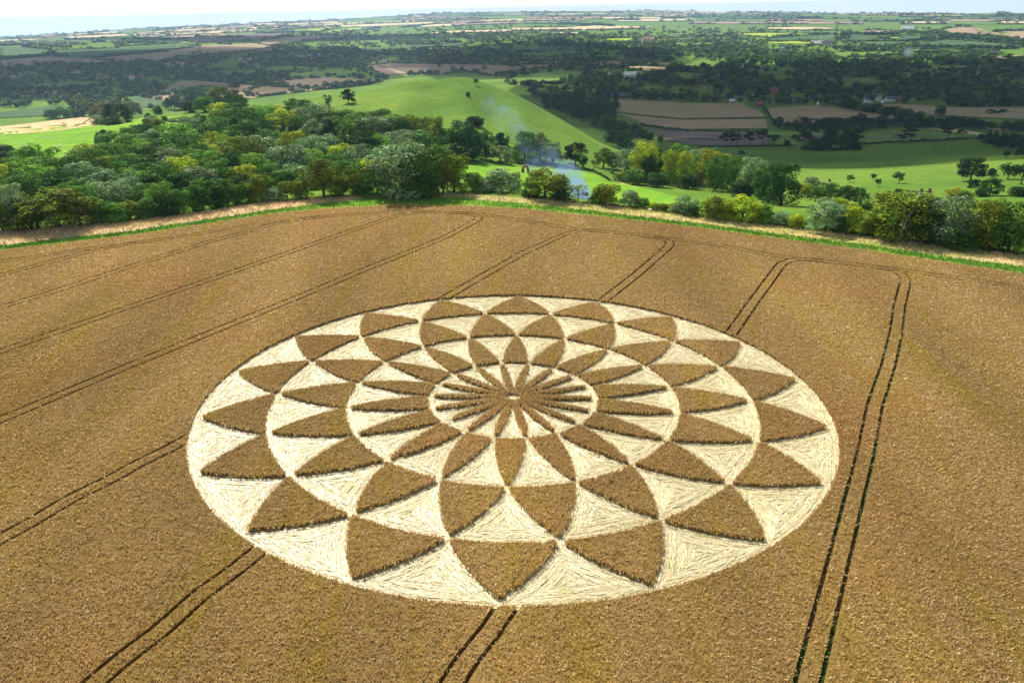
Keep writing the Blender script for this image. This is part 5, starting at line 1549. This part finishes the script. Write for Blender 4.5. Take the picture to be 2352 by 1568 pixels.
def sheep_mesh():
    mb = MB()
    ring = lambda x, z, ry, rz_, n=8: [(x, ry * math.cos(2 * math.pi * k / n), z + rz_ * math.sin(2 * math.pi * k / n)) for k in range(n)]
    secs = [(-0.56, 0.62, 0.05, 0.05), (-0.50, 0.62, 0.22, 0.22), (-0.2, 0.60, 0.29, 0.27), (0.15, 0.60, 0.28, 0.26), (0.42, 0.62, 0.22, 0.22), (0.55, 0.62, 0.14, 0.15), (0.66, 0.54, 0.10, 0.11), (0.80, 0.42, 0.07, 0.08), (0.88, 0.38, 0.03, 0.03)]
    vs = [v for s in secs for v in ring(*s)]
    fs = [(i * 8 + k, i * 8 + (k + 1) % 8, (i + 1) * 8 + (k + 1) % 8, (i + 1) * 8 + k) for i in range(len(secs) - 1) for k in range(8)]
    mb.add(vs, fs + [tuple(range(8))[::-1], tuple(64 + k for k in range(8))])
    for x in (-0.36, 0.32):
        for y in (-0.14, 0.14):
            mb.tube([(x, y, 0.5), (x + 0.02, y, 0.25), (x, y, 0.0)], [0.075, 0.05, 0.04], 6)
    for y in (-0.11, 0.11):
        mb.tube([(0.68, y * 0.6, 0.6), (0.66, y * 1.6, 0.58)], [0.035, 0.012], 5)
    return mb.mesh('sheep', M_WOOL, True)


sm = sheep_mesh()
flock = [(330, 1270), (350, 1281), (405, 1280), (434, 1275), (468, 1273), (531, 1271), (205, 1327), (190, 1355), (235, 1343), (203, 1338), (368, 1396), (506, 1360), (548, 1347), (556, 1361), (527, 1406), (550, 1402), (602, 1416), (628, 1424)]
flock.sort()
for i, (x, y) in enumerate(flock):
    p, d = at(x / 4, y / 4 + 0.6)
    o = link('sheep', sm, loc=p, rotz=rs.uniform(0, 6.28), scale=(1.35, 1.35, 1.35))
    tag(o, f'white sheep grazing in the pasture on the left spur, {ordinal(i + 1)} from the left', 'sheep', 'sheep on the left pasture')
for i in range(16):
    x = 1700 + i * 10 + rs.uniform(-3, 3); y = 694 - i * 0.5 + rs.uniform(-3, 3)
    p, d = at(588 + x / 4, y / 4 + 1.2)
    o = link('sheep', sm, loc=p, rotz=rs.uniform(0, 6.28), scale=(1.3, 1.3, 1.3))
    tag(o, f"white sheep in the flock on the grass hill's crest, {ordinal(i + 1)} from the left", 'sheep', 'sheep on the hill crest')

# ------------------------------------------------------------------ the stone arch on the pasture
M_ARCH = simple('red-brown stone', (0.15, 0.075, 0.055), 0.95, 0.4, 1.2)
p, d = at(1207, 399.5)
Wa, Ha = px2m(p, 18.5), px2m(p, 20.5)
mb = MB(); n = 15; ra_ = np.random.default_rng(61)
secs = []
for i in range(n + 1):
    a = math.pi * i / n
    x, z = -math.cos(a) * Wa * 0.36, math.sin(a) ** 0.62 * Ha * 0.86
    nx, nz = -math.cos(a), max(0.05, math.sin(a)); l_ = math.hypot(nx, nz)
    t = Wa * (0.155 - 0.04 * math.sin(a)) * ra_.uniform(0.9, 1.12); dy = Wa * 0.15 * ra_.uniform(0.9, 1.1)
    nx, nz = nx / l_, nz / l_
    secs.append([(x - nx * t, -dy, z - nz * t), (x + nx * t, -dy, z + nz * t), (x + nx * t, dy, z + nz * t), (x - nx * t, dy, z - nz * t)])
for s in (secs[0], secs[-1]):
    for k in range(4): s[k] = (s[k][0], s[k][1], -0.4)
vs_ = [v_ for s in secs for v_ in s]
fs_ = [(i * 4 + k, i * 4 + (k + 1) % 4, (i + 1) * 4 + (k + 1) % 4, (i + 1) * 4 + k) for i in range(n) for k in range(4)]
mb.add(vs_, fs_ + [(3, 2, 1, 0), (n * 4, n * 4 + 1, n * 4 + 2, n * 4 + 3)])
tag(link('stone_arch', mb.mesh('stone_arch', M_ARCH), loc=p, rotz=0.25), 'rough red-brown stone arch standing alone on the green pasture', 'arch')

# planter with a little shrub on the lit edge of the park
M_STONE = simple('pale stone', (0.55, 0.48, 0.40), 0.9, 0.15, 2.0)
p, d = at(1905, 418.5)
rr0 = px2m(p, 8.5) / 2
mb = MB(); vs_, fs_ = [], []
for k in range(16):
    a = 2 * math.pi * k / 16; hh = 0.75 + 0.25 * math.cos(2 * a)
    for r0_, z0_ in ((1.0, -0.2), (1.0, hh), (0.82, hh), (0.82, 0.1)):
        vs_.append((rr0 * r0_ * math.cos(a), rr0 * r0_ * math.sin(a), z0_))
for k in range(16):
    for j in range(3):
        a_, b_ = k * 4 + j, ((k + 1) % 16) * 4 + j
        fs_.append((a_, b_, b_ + 1, a_ + 1))
tag(link('stone_planter', mb.add(vs_, fs_).mesh('stone_planter', M_STONE), loc=p), 'low round pale stone planter at the lit edge of the park', 'planter')
root = bpy.data.objects.new('shrub', None); COL.objects.link(root); root.location = p; root.scale = (rr0 * 1.3, rr0 * 1.3, 1.9)
tag(root, 'dark little shrub growing inside the stone planter', 'shrub')
c = link('crown', KINDS['bush'][0][0], root); c.color = (*HUES['black'][0], 1); link('trunk', KINDS['bush'][0][1], root)

# white sacks left in the scrub at the field edge
M_SACK = simple('white plastic', (0.80, 0.80, 0.78), 0.5, 0.05, 3.0)


def sack(u, v, w_, lab):
    p, d = at(u, v); L = px2m(p, w_)
    mb = MB(); rk = np.random.default_rng(int(u)); n, m_ = 10, 6
    vs_ = [(L / 2 * math.cos(a) * math.cos(b) * rk.uniform(0.85, 1.1), L * 0.3 * math.sin(a) * math.cos(b), L * 0.22 * (1 + math.sin(b)) * rk.uniform(0.8, 1.1)) for b in np.linspace(-1.4, 1.4, m_) for a in [2 * math.pi * k / n for k in range(n)]]
    fs_ = [(i * n + k, i * n + (k + 1) % n, (i + 1) * n + (k + 1) % n, (i + 1) * n + k) for i in range(m_ - 1) for k in range(n)] + [tuple(range(n))[::-1], tuple((m_ - 1) * n + k for k in range(n))]
    p = p + np.array([0, -1.0, 0.25])
    tag(link('sack', mb.add(vs_, fs_).mesh('sack', M_SACK, True), loc=p), lab, 'sack', 'white sacks at the field edge')


sack(1491, 483.5, 9, 'large white plastic sack lying in the scrub at the field edge')
sack(1394, 471, 5.5, 'small white plastic sack below the olive bush by the smoke')

# water trough on the left pasture
p, d = at(173, 354)
M_TROUGH = simple('rusty feeder', (0.05, 0.04, 0.035), 0.8, 0.3, 2.0)
L = px2m(p, 15)
for dx, dz, ww, lab in ((0, 0, 1.0, 'long dark low bush heap in the sheep pasture'), (2, -7, 0.7, 'smaller dark low heap below the long one in the sheep pasture')):
    p, d = at(173 + dx, 352.5 - dz)
    o = bpy.data.objects.new('shrub', None); COL.objects.link(o); o.location = p; o.scale = (L * ww * 0.9, L * 0.5, 1.9 * ww); tag(o, lab, 'shrub')
    c = link('crown', KINDS['bush'][1][0], o); c.color = (*HUES['black'][0], 1)

# ------------------------------------------------------------------ fences
M_POST = simple('weathered wood', (0.16, 0.13, 0.10), 0.95, 0.3, 3.0)
M_WIRE = simple('fence wire', (0.18, 0.17, 0.16), 0.6, 0.1)


def fence(line, gap, lab, hpost=1.25):
    X = []
    for (u0, v0), (u1, v1) in zip(line, line[1:]):
        n = max(2, int(abs(u1 - u0) / 5)); X += [at(u0 + (u1 - u0) * t / n, v0 + (v1 - v0) * t / n)[0] for t in range(n)]
    X.append(at(*line[-1])[0]); X = np.array(X)
    cum = np.r_[0, np.cumsum(np.linalg.norm(np.diff(X, axis=0), axis=1))]
    n = int(cum[-1] / gap); S = np.linspace(0, cum[-1], n + 1)
    Q = np.stack([np.interp(S, cum, X[:, k]) for k in range(3)], 1)
    root = bpy.data.objects.new('fence', None); COL.objects.link(root); root.location = Q[0]
    tag(root, lab, 'fence')
    pm = MB().tube([(0, 0, -0.4), (0, 0, hpost)], [0.11, 0.10], 6).mesh('post', M_POST)
    for q in Q: link('post', pm, root, loc=q - Q[0])
    for z in (0.45, 0.8, 1.1):
        link('wire', MB().tube([tuple(q - Q[0] + np.array([0, 0, z])) for q in Q], [0.03] * len(Q), 4).mesh('wire', M_WIRE), root)


fence(Z(0, [(-20, 1268), (250, 1240), (560, 1206), (930, 1156)]), 6.0, 'post and wire fence between the pink stubble and the sheep pasture')
fence([(1405, 418), (1440, 419.5), (1500, 426), (1560, 432)], 5.0, 'post and wire fence along the foot of the sunlit belt')
fence(Z(1, [(0, 905), (370, 860), (800, 812), (1150, 770)]), 14.0, 'long thin fence along the back crest of the grass hill')

# ------------------------------------------------------------------ pylons far off on the left
M_STEEL = simple('grey steel', (0.22, 0.23, 0.25), 0.6, 0.1)


def pylon_mesh():
    mb = MB()
    t = 0.22
    for sx in (-1, 1):
        for sy in (-1, 1):
            mb.tube([(3 * sx, 3 * sy, -1), (1.2 * sx, 1.2 * sy, 18), (0.3 * sx, 0.3 * sy, 36)], [t, t, t], 4)
    for z, h_ in ((4, 2.6), (9, 2.1), (14, 1.6), (19, 1.1), (25, 0.8)):
        for k in range(4):
            a, b = [(-1, -1), (1, -1), (1, 1), (-1, 1)][k], [(1, -1), (1, 1), (-1, 1), (-1, -1)][k]
            mb.tube([(a[0] * h_, a[1] * h_, z), (b[0] * h_ * 0.8, b[1] * h_ * 0.8, z + 4.5)], [0.13, 0.13], 4)
    for z, w_ in ((22, 7), (27.5, 9), (33, 6)):
        mb.tube([(-w_, 0, z), (0, 0, z + 0.9), (w_, 0, z)], [0.12, 0.3, 0.12], 4)
    return mb.mesh('pylon', M_STEEL)


pm = pylon_mesh()
for x, y, hz, nth in ((12, 622, 62, 'leftmost'), (120, 612, 56, 'second from the left'), (521, 592, 48, 'third from the left'), (705, 592, 50, 'second from the right'), (1250, 560, 55, 'rightmost')):
    p, d = at(x / 4, y / 4)
    s = px2m(p, hz / 4) / 36
    tag(link('pylon', pm, loc=p, scale=(s, s, s), rotz=0.5), f'grey lattice pylon on the far stubble, {nth} of five', 'pylon', 'pylons on the far stubble')

# ------------------------------------------------------------------ air: haze, smoke, clouds
def volume(name, density, color, aniso, noise_scale=None, thr=(0.4, 0.7), space=None):
    m, nt = mat(name)
    out = node(nt, 'ShaderNodeOutputMaterial'); pv = node(nt, 'ShaderNodeVolumePrincipled')
    pv.inputs['Color'].default_value = rgba(color); pv.inputs['Anisotropy'].default_value = aniso
    pv.inputs['Density'].default_value = density
    if noise_scale:
        f = noise(nt, pos(nt), noise_scale, 3, 0.6)
        mr = node(nt, 'ShaderNodeMapRange'); mr.inputs[1].default_value = thr[0]; mr.inputs[2].default_value = thr[1]; mr.inputs[3].default_value = 0.0; mr.inputs[4].default_value = density
        nt.links.new(f, mr.inputs[0]); nt.links.new(mr.outputs[0], pv.inputs['Density'])
    nt.links.new(pv.outputs[0], out.inputs['Volume'])
    return m


zlow = float(TZ.min()) - 3
hz = link('haze', MB().box(-16200, 16200, -5000, 16200, zlow, max(CZ + 12, float(TZ.max()) + 22)).mesh('haze', volume('haze', 5.2e-5, (0.52, 0.75, 1.0), 0.55)))
tag(hz, kind='stuff')


def sight(u, v, d):
    r = ray(u, v); n = math.hypot(r[0], r[1]); return np.array([CX, CY, CZ]) + r / n * d


def smoke_material(name, src, near_density, reach, color):
    m, nt = mat(name)
    out = node(nt, 'ShaderNodeOutputMaterial'); pv = node(nt, 'ShaderNodeVolumePrincipled')
    pv.inputs['Color'].default_value = rgba(color); pv.inputs['Anisotropy'].default_value = 0.4
    P = pos(nt)
    f = noise(nt, P, 0.11 if reach < 18 else 0.03, 5, 0.7)
    mr = node(nt, 'ShaderNodeMapRange'); mr.inputs[1].default_value = 0.47; mr.inputs[2].default_value = 0.78; mr.inputs[4].default_value = near_density
    nt.links.new(f, mr.inputs[0])
    dist = node(nt, 'ShaderNodeVectorMath', operation='DISTANCE'); dist.inputs[1].default_value = tuple(src)
    nt.links.new(P, dist.inputs[0])
    q = node(nt, 'ShaderNodeMath', operation='DIVIDE'); q.inputs[1].default_value = reach; nt.links.new(dist.outputs['Value'], q.inputs[0])
    p2 = node(nt, 'ShaderNodeMath', operation='POWER'); p2.inputs[1].default_value = 1.35; nt.links.new(q.outputs[0], p2.inputs[0])
    a1 = node(nt, 'ShaderNodeMath', operation='ADD'); a1.inputs[1].default_value = 1.0; nt.links.new(p2.outputs[0], a1.inputs[0])
    dv = node(nt, 'ShaderNodeMath', operation='DIVIDE'); nt.links.new(mr.outputs[0], dv.inputs[0]); nt.links.new(a1.outputs[0], dv.inputs[1])
    nt.links.new(dv.outputs[0], pv.inputs['Density']); nt.links.new(pv.outputs[0], out.inputs['Volume'])
    return m


def plume(name, path, rads, m, seed):
    pts = [sight(*q) for q in path]
    mb = MB(); mb.tube(pts, rads, 14)
    me = mb.mesh(name, m, True)
    tag(link(name, me), kind='stuff')


SM = smoke_material('blue smoke', sight(1356, 466, 214), 0.55, 16.0, (0.36, 0.55, 1.0))
SP = [(1356, 466, 214), (1338, 456, 222), (1318, 440, 236), (1292, 412, 290), (1258, 375, 400), (1225, 345, 470), (1185, 300, 540), (1140, 265, 590), (1095, 225, 630)]
SR = [0.5, 1.3, 2.0, 3.6, 6.0, 7.5, 9, 10, 7]
rp = np.random.default_rng(91)
for k in range(4):
    path, rads = [], []
    for i, (u, v, d) in enumerate(SP):
        off = SR[i] / d * 1886 * 0.9
        path.append((u + rp.normal(0, 1) * off, v + rp.normal(0, 0.6) * off, d * (1 + rp.normal(0, 0.01)))); rads.append(SR[i] * rp.uniform(0.45, 1.1))
    plume('smoke', path, rads, SM, k)
plume('smoke', [(2088, 133, 2500), (2089, 127, 2500), (2086, 120, 2520), (2094, 112, 2560)], [4, 14, 16, 12], smoke_material('far smoke', sight(2088, 133, 2500), 0.035, 20.0, (0.8, 0.88, 1.0)), 2)

M_CLOUD, nt = mat('cloud')
out = node(nt, 'ShaderNodeOutputMaterial'); tr = node(nt, 'ShaderNodeBsdfTransparent'); tl = node(nt, 'ShaderNodeBsdfTranslucent'); df = node(nt, 'ShaderNodeBsdfDiffuse')
tl.inputs['Color'].default_value = (0.9, 0.9, 0.92, 1); df.inputs['Color'].default_value = (0.9, 0.9, 0.92, 1)
mx1 = node(nt, 'ShaderNodeMixShader'); mx2 = node(nt, 'ShaderNodeMixShader'); mx1.inputs[0].default_value = 0.5; mx2.inputs[0].default_value = 0.46
nt.links.new(tl.outputs[0], mx1.inputs[1]); nt.links.new(df.outputs[0], mx1.inputs[2]); nt.links.new(tr.outputs[0], mx2.inputs[1]); nt.links.new(mx1.outputs[0], mx2.inputs[2]); nt.links.new(mx2.outputs[0], out.inputs['Surface'])


def cloud(sx, sy, ax, ay, alt, seed, n=26):
    """a cumulus whose shadow falls round ground point (sx, sy)"""
    import bmesh
    rc = np.random.default_rng(seed)
    k = (alt - VALE) / TO_SUN.z
    cx_, cy_ = sx + TO_SUN.x * k, sy + TO_SUN.y * k
    bm = bmesh.new()
    for i in range(n):
        a = rc.uniform(0, 6.28); q = math.sqrt(rc.uniform(0, 1)) * 0.8
        rr_ = rc.uniform(0.22, 0.40)
        g = bmesh.ops.create_icosphere(bm, subdivisions=2, radius=1.0)
        for v_ in g['verts']:
            f_ = 1 + 0.18 * math.sin(v_.co.x * 5 + i) * math.sin(v_.co.y * 6 + i * 2)
            v_.co = Vector((q * math.cos(a) * ax + v_.co.x * rr_ * ax * f_, q * math.sin(a) * ay + v_.co.y * rr_ * ay * f_, max(-0.15, v_.co.z) * rr_ * 0.5 * min(ax, ay)))
    me = bpy.data.meshes.new('cloud'); bm.to_mesh(me); bm.free(); me.materials.append(M_CLOUD)
    tag(link('cloud', me, loc=(cx_, cy_, alt)), kind='stuff')


cloud(740, 1290, 860, 900, 900, 1, 50)
cloud(-1150, 2700, 900, 1300, 950, 2, 46)
cloud(100, 2900, 520, 1100, 950, 3, 40)
cloud(-1500, 5200, 1500, 700, 1000, 4)
cloud(340, 630, 330, 170, 850, 6, 44)
print('OBJECTS', len(bpy.data.objects), 'tris', sum(len(m.loops) - 2 * len(m.polygons) for m in bpy.data.meshes))
